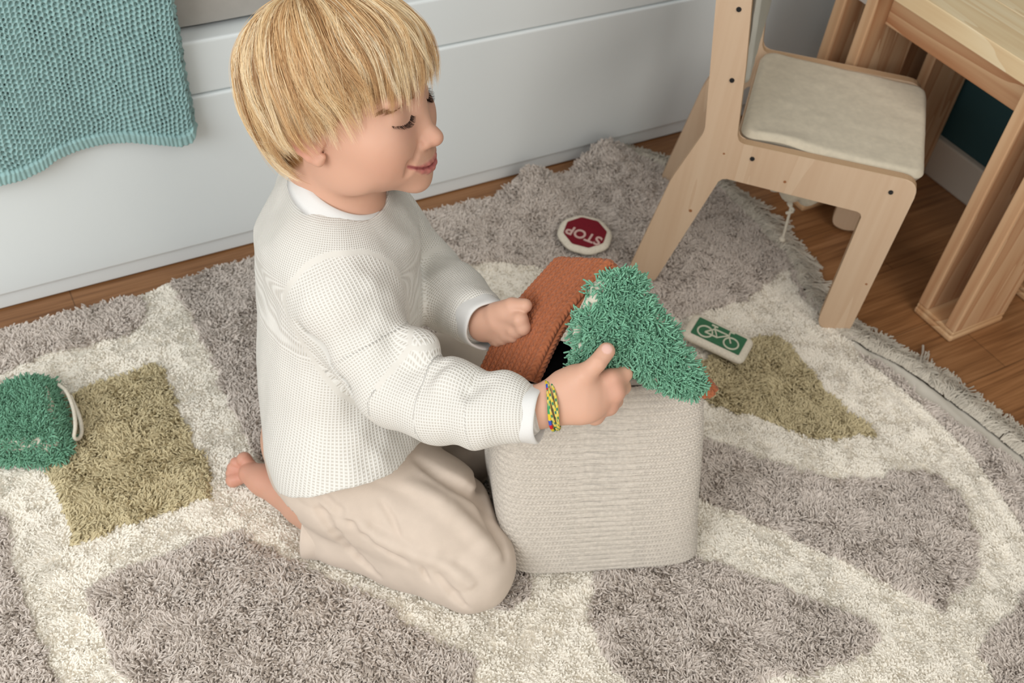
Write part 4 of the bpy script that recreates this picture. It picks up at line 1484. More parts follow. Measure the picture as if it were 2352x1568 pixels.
def mixc(w, c):
    global colr
    w = np.clip(w, 0, 1)[:, None]
    colr = colr * (1 - w) + np.array(lin(c))[None] * w


def blob(P, c, r):
    return np.exp(-((np.linalg.norm((P - np.array(c)) / np.array(r), axis=1)) ** 2))


inhead = np.linalg.norm(q, axis=1) < 14
for sgn_ in (1, -1):
    mixc(0.45 * blob(q, (6.2, sgn_ * 3.9, -3.6), (2.4, 2.4, 2.2)) * inhead, (206, 142, 120))
    mixc(0.75 * blob(q, (-0.6, sgn_ * 7.6, -0.4), (1.6, 1.2, 2.8)) * inhead, (202, 126, 106))
    mixc(0.35 * blob(q, (7.9, sgn_ * 3.0, -1.0), (1.2, 1.6, .8)) * inhead, (192, 134, 120))
mixc(0.35 * blob(q, (9.8, 0, -2.9), (1.1, 1.3, 1.0)) * inhead, (204, 136, 116))
for LP_, rr_ in ((UL, UR_), (LLp, LR_)):
    for i in range(8):
        a, b = np.array(LP_[i]), np.array(LP_[i + 1])
        ab = b - a
        t_ = np.clip((q - a) @ ab / (ab @ ab), 0, 1)
        dd = np.linalg.norm(q - a - t_[:, None] * ab, axis=1) - (rr_[i] + (rr_[i + 1] - rr_[i]) * t_)
        mixc(0.85 * ease(-dd, -0.16, 0.04) * inhead, (178, 100, 98))
for i in range(8):
    a, b = np.array(ML[i]) - np.array([.16, 0, 0]), np.array(ML[i + 1]) - np.array([.16, 0, 0])
    ab = b - a
    t_ = np.clip((q - a) @ ab / (ab @ ab), 0, 1)
    dd = np.linalg.norm(q - a - t_[:, None] * ab, axis=1)
    mixc(0.75 * ease(-dd, -0.20, -0.06) * inhead, (128, 58, 58))
mixc(0.6 * blob(q, (7.1, -2.55, -1.9), (.1, .1, .1)) * 0, (120, 52, 54))
for f_ in (K[0], K[1], K[2]):
    mixc(0.35 * blob(V, f_, (.012,) * 3), (204, 136, 118))
mixc(0.9 * ease(-np.linalg.norm((V - NAIL_T) / np.array([.0055, .0055, .0065]), axis=1), -1.0, -0.8), (222, 182, 170))
ft = blob(V, (0.1774, 0.8296, 0.0300), (.035, .035, .03))
mixc(0.5 * ft, (206, 130, 112))
mixc(0.35 * blob(V, (0.2113, 0.7781, 0.0500), (.05, .04, .02)), (206, 140, 120))


def hem_z(x, y):
    """lower edge of the hair (head cm) as a function of azimuth"""
    az = np.degrees(np.arctan2(np.abs(y), x))
    return np.interp(az, [0, 25, 42, 58, 72, 80, 92, 102, 115, 135, 180], [2.7, 2.4, 1.7, 0.6, -1.0, -1.6, -0.9, -2.4, -6.4, -7.9, -8.2])


hz_ = hem_z(q[:, 0], q[:, 1])
mixc(ease(q[:, 2] - hz_, 0.6, 1.8) * (inhead & (np.abs(q[:, 1]) < 7.2)) * 1.0, (148, 106, 62))

M_skin = NT('skin')
a_ = M_skin.n('ShaderNodeAttribute', attribute_name='tint')
M_skin.l(a_.outputs['Color'], M_skin.b.inputs['Base Color'])
M_skin.b.inputs['Roughness'].default_value = 0.5
M_skin.b.inputs['Specular IOR Level'].default_value = 0.32
M_skin.b.inputs['Subsurface Weight'].default_value = 0.18
M_skin.b.inputs['Subsurface Radius'].default_value = (1.0, 0.4, 0.2)
M_skin.b.inputs['Subsurface Scale'].default_value = 0.006
n_ = M_skin.n('ShaderNodeTexNoise', i_Scale=700.0, i_Detail=2.0)
M_skin.l(M_skin.coords(), n_.inputs['Vector'])
M_skin.bump(n_.outputs['Fac'], 0.12, 0.0004)
child = mesh_np('person', V, Fq, M_skin.m)
vcol(child, colr)
tag(child, 'smiling young blond child in white sweater and beige trousers kneeling on the rug', 'person')

# ---------------------------------------------------------------- sweater
BF, BLf = np.array([0.93, -0.36, 0.0]), np.array([0.36, 0.93, 0.0])
BR = np.stack([BF, BLf, [0, 0, 1.0]])
sw = Field()
sw.ell((0.3136, 0.8002, 0.3543), (0.083, 0.108, 0.115), BR, k=0.03)
sw.ell((0.2985, 0.7846, 0.2690), (0.086, 0.113, 0.13), BR, k=0.04)
sw.ell((0.2844, 0.7540, 0.1859), (0.084, 0.116, 0.12), BR, k=0.04)
sw.ell((0.2742, 0.7097, 0.1576), (0.084, 0.115, 0.085), BR, k=0.035)
sw.cone(np.array((0.3058, 0.7991, 0.4056)), np.array((0.3072, 0.8055, 0.4401)), 0.078, 0.050, k=0.03)
sw.cone((0.2896, 0.8171, 0.3972), (0.3015, 0.8190, 0.4311), 0.040, 0.034, k=0.03)
SLR = [(0.2809, 0.7585, 0.4074), (0.2805, 0.7166, 0.3866), (0.2902, 0.6807, 0.3481), (0.3010, 0.6410, 0.3212), (0.3257, 0.5979, 0.3277), (0.3533, 0.5606, 0.3436), (0.3777, 0.5370, 0.3534)]
SRR = [.050, .047, .0425, .0410, .0375, .0340, .0300]
SLL = [SHL, (SHL + ELL) / 2, ELL, (ELL * .5 + WRL * .5), WRL * 0.84 + ELL * 0.16]
SRL = [.050, .046, .042, .038, .031]
sw.chain([np.array(p) for p in SLR], SRR, k=0.012, k0=0.035)
sw.chain([np.array(p) for p in SLL], SRL, k=0.012, k0=0.03)
# puffs and folds in the crook of the elbow
sw.ell((0.3254, 0.6374, 0.3675), (0.020, 0.024, 0.020), k=0.014)
sw.ell((0.3385, 0.5895, 0.3663), (0.024, 0.022, 0.016), k=0.014)
sw.ell((0.3762, 0.5509, 0.3740), (0.018, 0.018, 0.014), k=0.014)
sw.cone((0.3307, 0.5986, 0.3808), (0.3040, 0.5946, 0.3694), 0.0035, 0.006, k=0.010, op='s')
sw.cone((0.3540, 0.5593, 0.3868), (0.3383, 0.5588, 0.3775), 0.0028, 0.004, k=0.010, op='s')
sw.cone((0.3219, 0.6597, 0.4336), (0.2960, 0.6667, 0.4177), 0.003, 0.004, k=0.012, op='s')
# crease under the arm
sw.cone((0.2363, 0.7096, 0.3771), (0.2762, 0.6333, 0.3079), 0.004, 0.004, k=0.012, op='s')
# neck opening
cax = np.array(BF * 0.40 + np.array([0, 0, 0.92])); cax /= np.linalg.norm(cax)
cc_ = np.array((0.3084, 0.7853, 0.4594))
sw.cone(cc_ + cax * 0.1, cc_ + cax * 0.006, 0.043, 0.043, k=0.004, op='s')


def sweater_fn(P):
    d = sw(P)
    # cut at the hem: slanted plane, lower at the back
    cut = (0.092 + 0.30 * ((P - PEL) @ BF) + 0.70 * np.maximum((P - PEL) @ (-BLf), 0) + 0.006 * np.sin(((P - PEL) @ BLf) * 60)) - P[:, 2]
    arm = np.maximum(0, 1) * 0
    near = np.minimum(np.linalg.norm(P - np.array(SLR[5]), axis=1), 1)
    d2 = np.maximum(d, cut)
    x, y, z = P.T
    band = np.abs(d) < 0.02
    f = np.zeros(len(P))
    xb, yb, zb = x[band], y[band], z[band]
    u = xb * 0.55 + yb * 0.5
    f[band] = 0.0022 * vnoise(u * 45 + zb * 8, zb * 9, yb * 20, seed=91) + 0.0016 * vnoise(xb * 60, yb * 60, zb * 28, seed=92)
    return d2 + f


V, Fq = surface(sweater_fn, (0.12, 0.50, 0.02), (0.60, 1.02, 0.50), 0.0021)
V = relax(V, Fq, 2, 0.5)


def seg_param(P, pts):
    best = np.full(len(P), 1e9); u = np.zeros(len(P)); ang = np.zeros(len(P))
    acc = 0
    for i in range(len(pts) - 1):
        a, b = np.array(pts[i]), np.array(pts[i + 1])
        ab = b - a; L = np.linalg.norm(ab); ab = ab / L
        t_ = np.clip((P - a) @ ab, 0, L)
        qv = P - a - t_[:, None] * ab
        dd = np.linalg.norm(qv, axis=1)
        e1 = np.cross(ab, fwd); e1 /= np.linalg.norm(e1)
        e2 = np.cross(ab, e1)
        an = np.arctan2(qv @ e1, -(qv @ e2) * (1 if (e2 @ fwd) > 0 else -1))
        m = dd < best
        best[m] = dd[m]; u[m] = (acc + (P - a) @ ab)[m]; ang[m] = an[m]
        acc += L
    return best, u, ang


dR, uR, aR = seg_param(V, SLR[1:])
dL, uL, aL = seg_param(V, SLL[1:])
ax_t = np.clip((V[:, 2:] - PEL[2]) / (NB[2] - PEL[2]), 0, 1)
rel_ = V - (PEL + (NB - PEL) * ax_t)
ta = np.arctan2(rel_ @ BF, -(rel_ @ BLf))
rho = np.linalg.norm((V - NB)[:, :2], axis=1)
kn = np.stack([ta * 0.105, V[:, 2] - 0.9 * rho * ease(V[:, 2], 0.32, 0.41), np.zeros(len(V))], -1)
adR = ELR - SHR; adR /= np.linalg.norm(adR); adL = ELL - SHL; adL /= np.linalg.norm(adL)
mR = (dR < 0.058) & ((V - np.array(SLR[0])) @ (adR * 0.6 + (-BLf) * 0.8) > 0.024); mL = (dL < 0.056) & ((V - SHL) @ adL > 0.03)
kn[mR] = np.stack([aR * 0.040, uR, 0 * uR], -1)[mR]
kn[mL] = np.stack([aL * 0.040, uL, 0 * uL], -1)[mL]
Ed = np.vstack([Fq[:, [0, 1]], Fq[:, [1, 2]], Fq[:, [2, 3]], Fq[:, [3, 0]]])
jump = np.abs(kn[Ed[:, 0]] - kn[Ed[:, 1]]).max(1) > 0.013
msk = np.ones(len(V)); msk[Ed[jump].ravel()] = 0
msk2 = msk.copy(); near0 = (msk[Ed[:, 0]] * msk[Ed[:, 1]]) == 0; msk2[Ed[near0].ravel()] = 0
kn[:, 2] = msk2
tK = NT('waffle_knit')
at = tK.n('ShaderNodeAttribute', attribute_name='knit')
sx_ = tK.n('ShaderNodeSeparateXYZ')
tK.l(at.outputs['Vector'], sx_.inputs[0])


def sinw(sock, per, ph=0.0):
    m = tK.n('ShaderNodeMath', operation='MULTIPLY_ADD'); m.inputs[1].default_value = 2 * math.pi / per; m.inputs[2].default_value = ph
    tK.l(sock, m.inputs[0])
    s = tK.n('ShaderNodeMath', operation='SINE'); tK.l(m.outputs[0], s.inputs[0])
    return s.outputs[0]


sa, sb_ = sinw(sx_.outputs[0], 0.0033), sinw(sx_.outputs[1], 0.0029)
m1 = tK.n('ShaderNodeMath', operation='MULTIPLY_ADD'); tK.l(sa, m1.inputs[0]); m1.inputs[1].default_value = 0.5; m1.inputs[2].default_value = 0.5
m2 = tK.n('ShaderNodeMath', operation='MULTIPLY_ADD'); tK.l(sb_, m2.inputs[0]); m2.inputs[1].default_value = 0.35; m2.inputs[2].default_value = 0.5
m3a = tK.n('ShaderNodeMath', operation='MAXIMUM'); tK.l(m1.outputs[0], m3a.inputs[0]); tK.l(m2.outputs[0], m3a.inputs[1])
m3b = tK.n('ShaderNodeMath', operation='SUBTRACT'); tK.l(m3a.outputs[0], m3b.inputs[0]); m3b.inputs[1].default_value = 0.5
m3 = tK.n('ShaderNodeMath', operation='MULTIPLY_ADD'); tK.l(m3b.outputs[0], m3.inputs[0]); tK.l(sx_.outputs[2], m3.inputs[1]); m3.inputs[2].default_value = 0.5
tK.bump(m3.outputs[0], 0.85, 0.0009)
tK.t.links.new(tK.ramp(m3.outputs[0], [(0.15, lin4((197, 191, 180))), (0.7, lin4((224, 221, 214)))]), tK.b.inputs['Base Color'])  # knit holes tinted darker, their shading is put into the colour
tK.b.inputs['Roughness'].default_value = 0.95
tK.b.inputs['Specular IOR Level'].default_value = 0.1
tK.b.inputs['Sheen Weight'].default_value = 0.15
so = mesh_np('sweater', V, Fq, tK.m, child)
so['label'] = 'off-white waffle knit sweater'
at_ = so.data.attributes.new('knit', 'FLOAT_VECTOR', 'POINT')
at_.data.foreach_set('vector', kn.astype(np.float32).ravel())
M_rib = M_plain('white_rib', (220, 219, 216), 0.9, bump=0.25, bscale=1400, spec=0.1)


def band(name, a, b, ra, rb, parent, mat, wall=0.003, n=56, seed=1, flatv=None, fs=1.0):
    """cuff: a short open tube with a rolled wall from a to b"""
    a, b = np.array(a, float), np.array(b, float)
    ax = (b - a) / np.linalg.norm(b - a)
    e1 = np.cross(ax, fwd); e1 /= np.linalg.norm(e1); e2 = np.cross(ax, e1)
    rings = []
    L = np.linalg.norm(b - a)
    prof_ = [(0, 0)] + [(s_, 0.0) for s_ in np.linspace(.1, .92, 8)] + [(0.98, -0.0008), (1.0, -wall * .5), (0.98, -wall), (0.6, -wall), (0.1, -wall)]
    th = np.linspace(0, 2 * np.pi, n, endpoint=False)
    for s_, dr in prof_:
        r = ra + (rb - ra) * s_ + dr + 0.0006 * np.sin(th * 5 + s_ * 3 + seed)
        rings.append(a + ax * L * s_ + (np.cos(th) * r)[:, None] * e1 + (np.sin(th) * r / fs)[:, None] * e2)
    V = np.vstack(rings)
    m = len(prof_)
    i = (np.arange(m - 1) * n)[:, None] + np.arange(n)[None]
    j = (np.arange(m - 1) * n)[:, None] + ((np.arange(n) + 1) % n)[None]
    return mesh_np(name, V, np.stack([i, i + n, j + n, j], -1).reshape(-1, 4), mat, parent)


band('cuff', (0.3800, 0.5358, 0.3523), (0.3969, 0.5188, 0.3576), 0.0290, 0.0272, so, M_rib)
band('cuff', WRL * 0.84 + ELL * 0.16, WRL * 1.06 - ELL * 0.06, 0.0300, 0.0280, so, M_rib, seed=4)
# collar ring
e1 = np.cross(cax, BF); e1 /= np.linalg.norm(e1); e2 = np.cross(cax, e1)
th = np.linspace(0, 2 * np.pi, 121)
ring = cc_ + (np.cos(th) * 0.046)[:, None] * e1 + (np.sin(th) * 0.046)[:, None] * e2
dirr = (ring - cc_) / 0.046
loopv = [(0.006, -0.011), (0.0035, -0.004), (0.0, 0.003), (-0.0035, 0.0075), (-0.006, 0.007), (-0.006, 0.0), (-0.003, -0.008)]
V = np.concatenate([(ring[:, None] + dirr[:, None] * a + cax * b) for a, b in loopv], axis=1)
nL = len(loopv)
i = np.arange(120)[:, None] * nL + np.arange(nL)[None]
j = np.arange(120)[:, None] * nL + ((np.arange(nL) + 1) % nL)[None]
mesh_np('collar', V.reshape(-1, 3), np.stack([i, i + nL, j + nL, j], -1).reshape(-1, 4), M_rib, so)

# ---------------------------------------------------------------- trousers
tr = Field()
tr.ell((0.2941, 0.7530, 0.1150), (0.098, 0.125, 0.085), BR, k=0.03)
tr.chain([np.array((0.2883, 0.7004, 0.1120)), np.array((0.3408, 0.6260, 0.0920)), np.array((0.3619, 0.5724, 0.0700))], [.078, .069, .055], k=0.02)
tr.chain([np.array((0.3631, 0.5642, 0.0560)), np.array((0.3118, 0.6279, 0.0500)), np.array((0.2523, 0.6842, 0.0450)), np.array((0.2310, 0.7028, 0.0430))], [.053, .049, .041, .038], k=0.014)
tr.chain([np.array((0.3449, 0.7646, 0.1180)), np.array((0.4277, 0.7869, 0.1050)), np.array((0.4960, 0.7952, 0.0780))], [.078, .070, .057], k=0.02)
tr.chain([KNL + np.array([0, .01, -.02]), ANL + np.array([0.06, -0.02, 0.01])], [.052, .042], k=0.014)
tr.ell((0.4330, 0.7233, 0.0500), (0.048, 0.048, 0.050), k=0.02)
# fold lines, each laid along the surface of the cloth
def on_surface(fld, ray_, off=0.0):
    o_, d_ = np.array(ray_[0]), np.array(ray_[1])
    ts_ = np.linspace(0, 0.7, 701)
    v_ = fld(o_ + ts_[:, None] * d_)
    k_ = int(np.argmax(v_ < 0))
    return o_ + d_ * (ts_[k_] - off)


def crease(fld, rays, r0, r1, k, off=0.0, op='s', n=9):
    P_ = [on_surface(fld, r_, off) for r_ in rays]
    Q_ = catmull(P_, n)
    rr_ = np.interp(np.linspace(0, 1, n), [0, .5, 1], [r0, r1, r0 * .5])
    return [(Q_[a], Q_[a + 1], rr_[a], rr_[a + 1], k, op) for a in range(n - 1)]


cr = []
cr += crease(tr, [((0.1960, 0.4373, 0.4399), (0.2450, 0.5466, -0.8251)), ((0.1990, 0.4261, 0.4323), (0.2487, 0.5326, -0.8346)), ((0.2005, 0.4133, 0.4226), (0.2507, 0.5166, -0.8468))], .0014, .0028, .006, .001)
cr += crease(tr, [((0.2301, 0.4445, 0.4653), (0.2876, 0.5557, -0.7934)), ((0.2484, 0.4211, 0.4561), (0.3104, 0.5263, -0.8049)), ((0.2662, 0.3976, 0.4467), (0.3327, 0.4969, -0.8167))], .0022, .0045, .010, .0015)
cr += crease(tr, [((0.2618, 0.4325, 0.4732), (0.3273, 0.5407, -0.7835)), ((0.2659, 0.4018, 0.4500), (0.3324, 0.5022, -0.8125)), ((0.2668, 0.3647, 0.4197), (0.3335, 0.4559, -0.8504))], .0030, .0060, .012, .002)
cr += crease(tr, [((0.1509, 0.4632, 0.4360), (0.1886, 0.5790, -0.8300)), ((0.1572, 0.4407, 0.4209), (0.1965, 0.5509, -0.8489)), ((0.1662, 0.4227, 0.4110), (0.2077, 0.5283, -0.8613)), ((0.1778, 0.4015, 0.4000), (0.2223, 0.5019, -0.8750))], .0020, .0046, .009, .0015)
cr += crease(tr, [((0.2088, 0.3902, 0.4081), (0.2610, 0.4878, -0.8649)), ((0.2091, 0.3852, 0.4041), (0.2613, 0.4815, -0.8699)), ((0.2105, 0.3803, 0.4009), (0.2631, 0.4754, -0.8739))], .0012, .0024, .005, .001)
cr += crease(tr, [((0.2175, 0.3805, 0.4050), (0.2719, 0.4756, -0.8688)), ((0.2222, 0.3665, 0.3960), (0.2777, 0.4581, -0.8800)), ((0.2310, 0.3513, 0.3883), (0.2887, 0.4391, -0.8896))], .0014, .0032, .007, .001)
cr += crease(tr, [((0.1489, 0.4751, 0.4448), (0.1862, 0.5939, -0.8190)), ((0.1640, 0.4518, 0.4339), (0.2050, 0.5648, -0.8326)), ((0.1805, 0.4237, 0.4199), (0.2256, 0.5296, -0.8502)), ((0.1984, 0.3987, 0.4093), (0.2480, 0.4984, -0.8634))], .0010, .0022, .010, .001)
cr += crease(tr, [((0.2192, 0.4338, 0.4502), (0.2739, 0.5423, -0.8123)), ((0.2416, 0.4059, 0.4396), (0.3019, 0.5073, -0.8255)), ((0.2599, 0.3688, 0.4192), (0.3249, 0.4610, -0.8510))], .0020, .0040, .016, -.002, 'u')
cr += crease(tr, [((0.1708, 0.4426, 0.4301), (0.2134, 0.5533, -0.8373)), ((0.1940, 0.4134, 0.4190), (0.2425, 0.5167, -0.8512)), ((0.2222, 0.3869, 0.4129), (0.2777, 0.4836, -0.8589)), ((0.2372, 0.3636, 0.4020), (0.2965, 0.4544, -0.8725))], .0015, .0030, .014, -.002, 'u')
for c_ in cr:
    tr.cone(c_[0], c_[1], c_[2], c_[3], k=c_[4], op=c_[5])


def trouser_fn(P):
    d = tr(P)
    x, y, z = P.T
    d = np.maximum(d, 0.0125 - z)
    aa = np.array((0.2310, 0.7028, 0.0430))
    ax_ = aa - np.array((0.2523, 0.6842, 0.0450)); ax_ /= np.linalg.norm(ax_)
    d = np.where(np.linalg.norm(P - aa, axis=1) < 0.075, np.maximum(d, (P - aa) @ ax_ - 0.004), d)
    band = np.abs(d) < 0.015
    f = np.zeros(len(P))
    if band.any():
        b = P[band]
        al = b @ np.array([0.53, -0.80, 0.25]); ac = b @ np.array([0.8, 0.5, 0.2]); az = b[:, 2]
        n1_ = vnoise(al * 6, ac * 20, az * 20, seed=111)
        f[band] = 0.0030 * (1 - np.abs(n1_)) ** 5 - 0.0012 + 0.0010 * vnoise(b[:, 0] * 45, b[:, 1] * 45, az * 45, seed=112)
    return d + f


V, Fq = surface(trouser_fn, (0.12, 0.44, -0.01), (0.62, 1.04, 0.24), 0.0023)


def largest_piece(V, Fq):
    lab = np.arange(len(V))
    while True:
        m = lab[Fq].min(1)
        new = lab.copy()
        for c_ in range(4): np.minimum.at(new, Fq[:, c_], m)
        new = new[new]
        if (new == lab).all(): break
        lab = new
    big = np.bincount(lab).argmax()
    keep_ = lab == big
    re_ = np.cumsum(keep_) - 1
    return V[keep_], re_[Fq[keep_[Fq[:, 0]]]]


V, Fq = largest_piece(V, Fq)
V = relax(V, Fq, 2, 0.5)
M_tr = M_plain('beige_cotton_twill', (206, 190, 175), 0.9, noise=0.015, nscale=50, bump=0.25, bscale=1600, sheen=0.1)
to = mesh_np('trousers', V, Fq, M_tr, child)
to['label'] = 'loose beige cotton trousers'
# leg opening band
band('leg_hem', (0.2407, 0.6939, 0.0440), (0.2259, 0.7067, 0.0430), 0.0400, 0.0425, to, M_tr, wall=0.002, seed=2)

# ---------------------------------------------------------------- bracelet
wc, wd_ = np.array((0.4091, 0.5193, 0.3663)), (np.array((0.4204, 0.5146, 0.3688)) - np.array((0.3985, 0.5250, 0.3622)))
wd_ /= np.linalg.norm(wd_)
e1 = np.cross(wd_, fwd); e1 /= np.linalg.norm(e1); e2 = np.cross(wd_, e1)
cols = [(214, 186, 70), (60, 120, 90), (206, 190, 110)]
Vs, Fs, Cs, off = [], [], [], 0
for s_ in range(4):
    th = np.linspace(0, 2 * np.pi, 160)
    lat = (s_ - 1.5) * 0.0020 + 0.0016 * np.sin(th * 2 + s_ * 1.7)
    P = wc + (np.cos(th) * 0.0235)[:, None] * e1 + (np.sin(th) * 0.0192)[:, None] * e2 + lat[:, None] * wd_
    V_, F_ = tubes_np(P[None], np.full((1, 160), 0.00155), 8)
    Vs.append(V_); Fs.append(F_ + off); off += len(V_)
    c = np.zeros((160, 8, 3))
    for i_ in range(160):
        for j_ in range(8):
            if s_ == 0:
                seq = [(70, 150, 90), (220, 190, 50), (60, 90, 180), (200, 40, 40), (214, 190, 60), (90, 160, 110)]
                c[i_, j_] = lin(seq[int(i_ / 160 * 24) % 6])
            else:
                c[i_, j_] = lin(cols[((i_ // 3) + j_ // 3 + s_) % 3])
    Cs.append(c.reshape(-1, 3))
br = mesh_np('bracelet', np.vstack(Vs), np.vstack(Fs), M_attr('woven_cord', rough=0.7), child)
vcol(br, np.vstack(Cs))
br['label'] = 'multicoloured braided cord bracelet'

# ---------------------------------------------------------------- hair
HC = np.array([-0.35, 0.0, 2.2])
HRAD = np.array([8.9, 7.3, 8.0])
HLOW = 10.6
WH = np.array([-0.40, 0.12, 0.90]); WH /= np.linalg.norm(WH)


def hair_dir_end(az):
    """unit direction (in the stretched space) at which a strand with azimuth az ends"""
    x, y = np.cos(az), np.sin(az)
    z = hem_z(x * 1.0, y * 1.0)
    zz = z - HC[2]
    zz = np.clip(np.where(zz < 0, zz / HLOW, zz / HRAD[2]), -0.985, 0.98)
    rr_ = np.sqrt(1 - zz ** 2)
    return np.stack([x * rr_, y * rr_, zz], -1)


def strands_for(n_clump, per, seed, lay_lo, lay_hi, e_lo, e_hi, s_lo, s_hi, spread=0.05):
    g = np.random.default_rng(seed)
    K_ = 12
    n = n_clump * per
    caz = g.uniform(-np.pi, np.pi, n_clump)
    ce, cs_ = g.uniform(e_lo, e_hi, n_clump), g.uniform(s_lo, s_hi, n_clump)
    clay = g.uniform(lay_lo, lay_hi, n_clump)
    csw = g.normal(0, 0.15, n_clump)
    ccol = g.uniform(0, 1, n_clump)
    id_ = np.repeat(np.arange(n_clump), per)
    az0 = caz[id_] + g.normal(0, spread, n)
    azt = caz[id_] + g.normal(0, spread * .28, n)          # tips gather
    e = ce[id_] + g.normal(0, .025, n)
    s = np.clip(cs_[id_] + g.normal(0, .06, n), 0.0, .8)
    lay = np.maximum(clay[id_] + g.normal(0, .10, n), 0.12)
    t = np.linspace(0, 1, K_)[None]
    az = az0[:, None] * (1 - t) + azt[:, None] * t + csw[id_][:, None] * np.sin(t * 2.6)
    # fringe is swept slightly towards his right side
    az = az - 0.10 * np.exp(-(az / 0.9) ** 2) * t
    E = hair_dir_end(az.ravel()).reshape(n, K_, 3)
    u = s[:, None] + (e - s)[:, None] * t
    w = np.broadcast_to(WH, E.shape)
    cosw = np.clip((w * E).sum(-1), -1, 1)
    om = np.arccos(cosw)
    D = (np.sin((1 - u) * om)[..., None] * w + np.sin(u * om)[..., None] * E) / (np.sin(om)[..., None] + 1e-9)
    # hair volume: thin over the whorl, fuller on the sides, hugging the nape
    lift = lay[:, None] * (np.sin(np.clip(t * 1.35, 0, 1) * np.pi / 2)) * (1 - 0.35 * t ** 3)
    back = ease(-D[..., 0], 0.2, 0.8) * ease(-D[..., 2], 0.1, 0.8)
    lift = lift * (1 - 0.45 * back)
    front = ease(D[..., 0], 0.45, 0.95)
    zd = np.clip(-D[..., 2], 0, .99)
    sh_ = ((1 - zd ** 2.6) ** (1 / 2.6)) / np.sqrt(1 - zd ** 2)
    HRv = np.stack([np.where(D[..., 0] < 0, 8.4, 8.9) * sh_, HRAD[1] * sh_, np.where(D[..., 2] < 0, HLOW, HRAD[2])], -1)
    P = HC + D * HRv + D / np.linalg.norm(D * 1.0, axis=-1, keepdims=True) * (lift + 0.08 + 0.5 * front * t)[..., None]
    wob = g.normal(0, 1, (n, 3))
    ph = g.uniform(0, 6, n)
    P += (wob[:, None] * 0.07) * np.sin(t * 5 + ph[:, None])[..., None]
    P += (g.normal(0, 1, (n_clump, 3))[id_][:, None] * 0.17) * (t ** 2)[..., None]
    lo_ = 0.32 * np.stack([vnoise(P[..., 0] * .35, P[..., 1] * .35, P[..., 2] * .22, seed=seed + 5 + a) for a in range(3)], -1)
    P += lo_ * np.array([1, 1, .3]) * np.clip(t * 1.5, 0, 1)[..., None]
    # strands over the ears stay outside them
    ear = np.exp(-((P[..., 0] + 0.5) / 2.4) ** 2 - ((P[..., 2] + 0.2) / 2.4) ** 2)
    P[..., 1] += np.sign(P[..., 1]) * ear * 0.75
    base_c = np.array([lin((254, 238, 206)), lin((244, 216, 168)), lin((226, 184, 132)), lin((172, 130, 86))])
    ci = np.clip(ccol[id_] * 3.2 - 0.1 + g.normal(0, .35, n), 0, 2.999)
    i0 = ci.astype(int); f = (ci - i0)[:, None]
    col = base_c[i0] * (1 - f) + base_c[i0 + 1] * f
    return P, col


parts = [strands_for(700, 14, 301, 0.15, 0.55, .62, 1.0, 0, .35, .07),
         strands_for(380, 44, 302, 0.35, 1.05, .66, 1.02, 0, .30, .085),
         strands_for(230, 34, 303, 0.8, 1.6, .74, 1.04, 0, .25, .065),
         strands_for(160, 3, 304, 1.3, 1.9, .7, 1.03, 0, .3, .12)]
P = np.concatenate([p[0] for p in parts]); C = np.concatenate([p[1] for p in parts])
k = ~((P[:, -1, 0] > 5.5) & (P[:, -1, 2] < 1.3))
P, C = P[k], C[k]
Pw = HO + (P * HS) @ HR
rad = np.array([1, 1, 1, 1, 1, 1, .95, .88, .78, .62, .45, .2])[None] * np.random.default_rng(5).uniform(.00011, .00019, (len(P), 1))
tH = NT('blond_hair')
a_ = tH.n('ShaderNodeAttribute', attribute_name='tint')
tH.l(a_.outputs['Color'], tH.b.inputs['Base Color'])
tH.b.inputs['Roughness'].default_value = 0.42
tH.b.inputs['Specular IOR Level'].default_value = 0.45
ho = hair_obj('hair', Pw, rad, C, tH.m, child)
ho['label'] = 'thick blond bowl-cut hair'

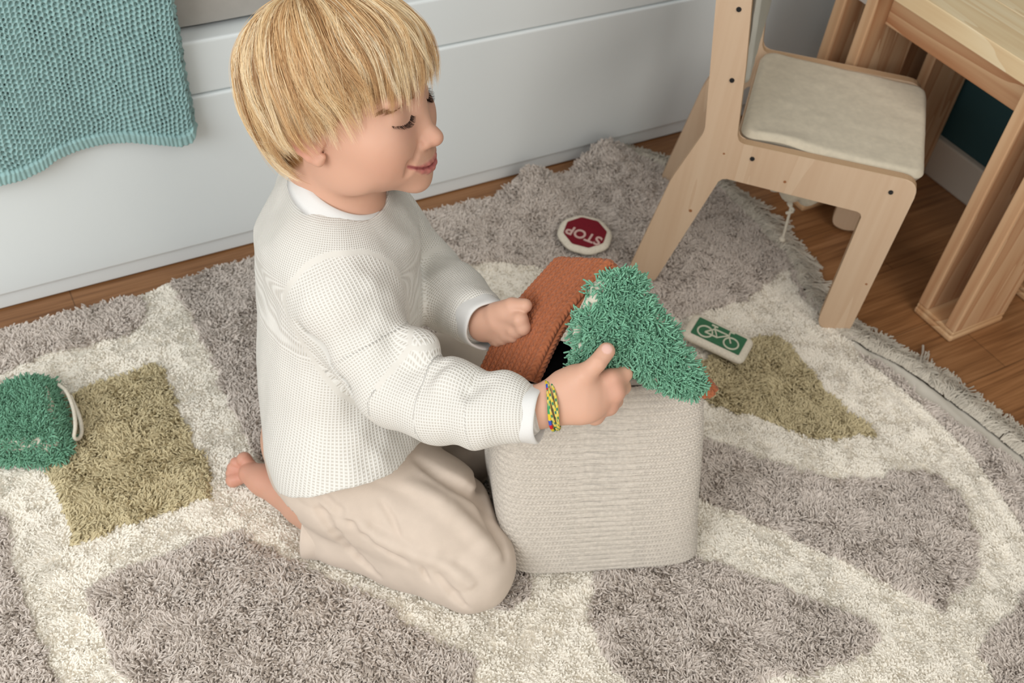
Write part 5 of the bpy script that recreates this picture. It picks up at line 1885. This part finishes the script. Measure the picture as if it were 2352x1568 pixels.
# eyebrows and lashes
g = np.random.default_rng(77)
bp, bc, lp_, = [], [], []
for sgn_ in (1, -1):
    br_ = catmull([(7.9, sgn_ * 1.4, 2.0), (7.85, sgn_ * 2.4, 2.45), (7.2, sgn_ * 3.7, 2.4), (6.1, sgn_ * 4.8, 1.6)], 160)
    for i_ in range(0, 160):
        for _ in range(2):
            p = br_[i_] + g.normal(0, .10, 3)
            tg = br_[min(i_ + 4, 159)] - br_[max(i_ - 4, 0)]; tg /= np.linalg.norm(tg)
            d_ = tg + np.array([.2, 0, .25]); d_ /= np.linalg.norm(d_)
            bp.append([p, p + d_ * .25 + np.array([.05, 0, 0]), p + d_ * .5])
    ls = catmull([(7.8, sgn_ * 1.65, 0.05), (8.25, sgn_ * 2.4, -0.25), (8.1, sgn_ * 3.3, -0.30), (7.2, sgn_ * 4.4, 0.05)], 100)
    for i_ in range(100):
        for _ in range(1):
            p = ls[i_] + g.normal(0, .035, 3)
            o_ = np.array([1.0, sgn_ * (0.2 + 0.9 * (i_ / 100 - .4)), -0.35]) + g.normal(0, .12, 3)
            o_ /= np.linalg.norm(o_)
            L = 0.58 * (0.6 + 0.4 * math.sin(i_ / 99 * math.pi))
            lp_.append([p - o_ * .1, p + o_ * L * .5 + np.array([0, 0, -.05]), p + o_ * L + np.array([0, 0, .06])])


def proj_skin(P3):
    """push strand roots out to the skin surface"""
    P3 = np.array(P3, float)
    W = HO + (P3.reshape(-1, 3) * HS) @ HR
    root = W.reshape(-1, 3, 3)[:, 0].copy()
    for _ in range(6):
        d0 = body(root)
        e_ = 1e-4
        gr_ = np.stack([body(root + np.eye(3)[a] * e_) - d0 for a in range(3)], -1) / e_
        root = root - d0[:, None] * gr_ / (np.linalg.norm(gr_, axis=1, keepdims=True) ** 2 + 1e-6)
    sh = root - W.reshape(-1, 3, 3)[:, 0]
    return W.reshape(-1, 3, 3) + sh[:, None]


Wb = proj_skin(bp)
hair_obj('eyebrows', Wb, np.tile(np.array([.00016, .00013, .00004]), (len(Wb), 1)), np.tile(lin((150, 106, 74)), (len(Wb), 1)), tH.m, child)
Wl = proj_skin(lp_)
M_lash = M_attr('dark_lashes', rough=0.6)
hair_obj('eyelashes', Wl, np.tile(np.array([0.00013, .00010, .00003]), (len(Wl), 1)), np.tile(lin((50, 34, 28)), (len(Wl), 1)), M_lash, child)
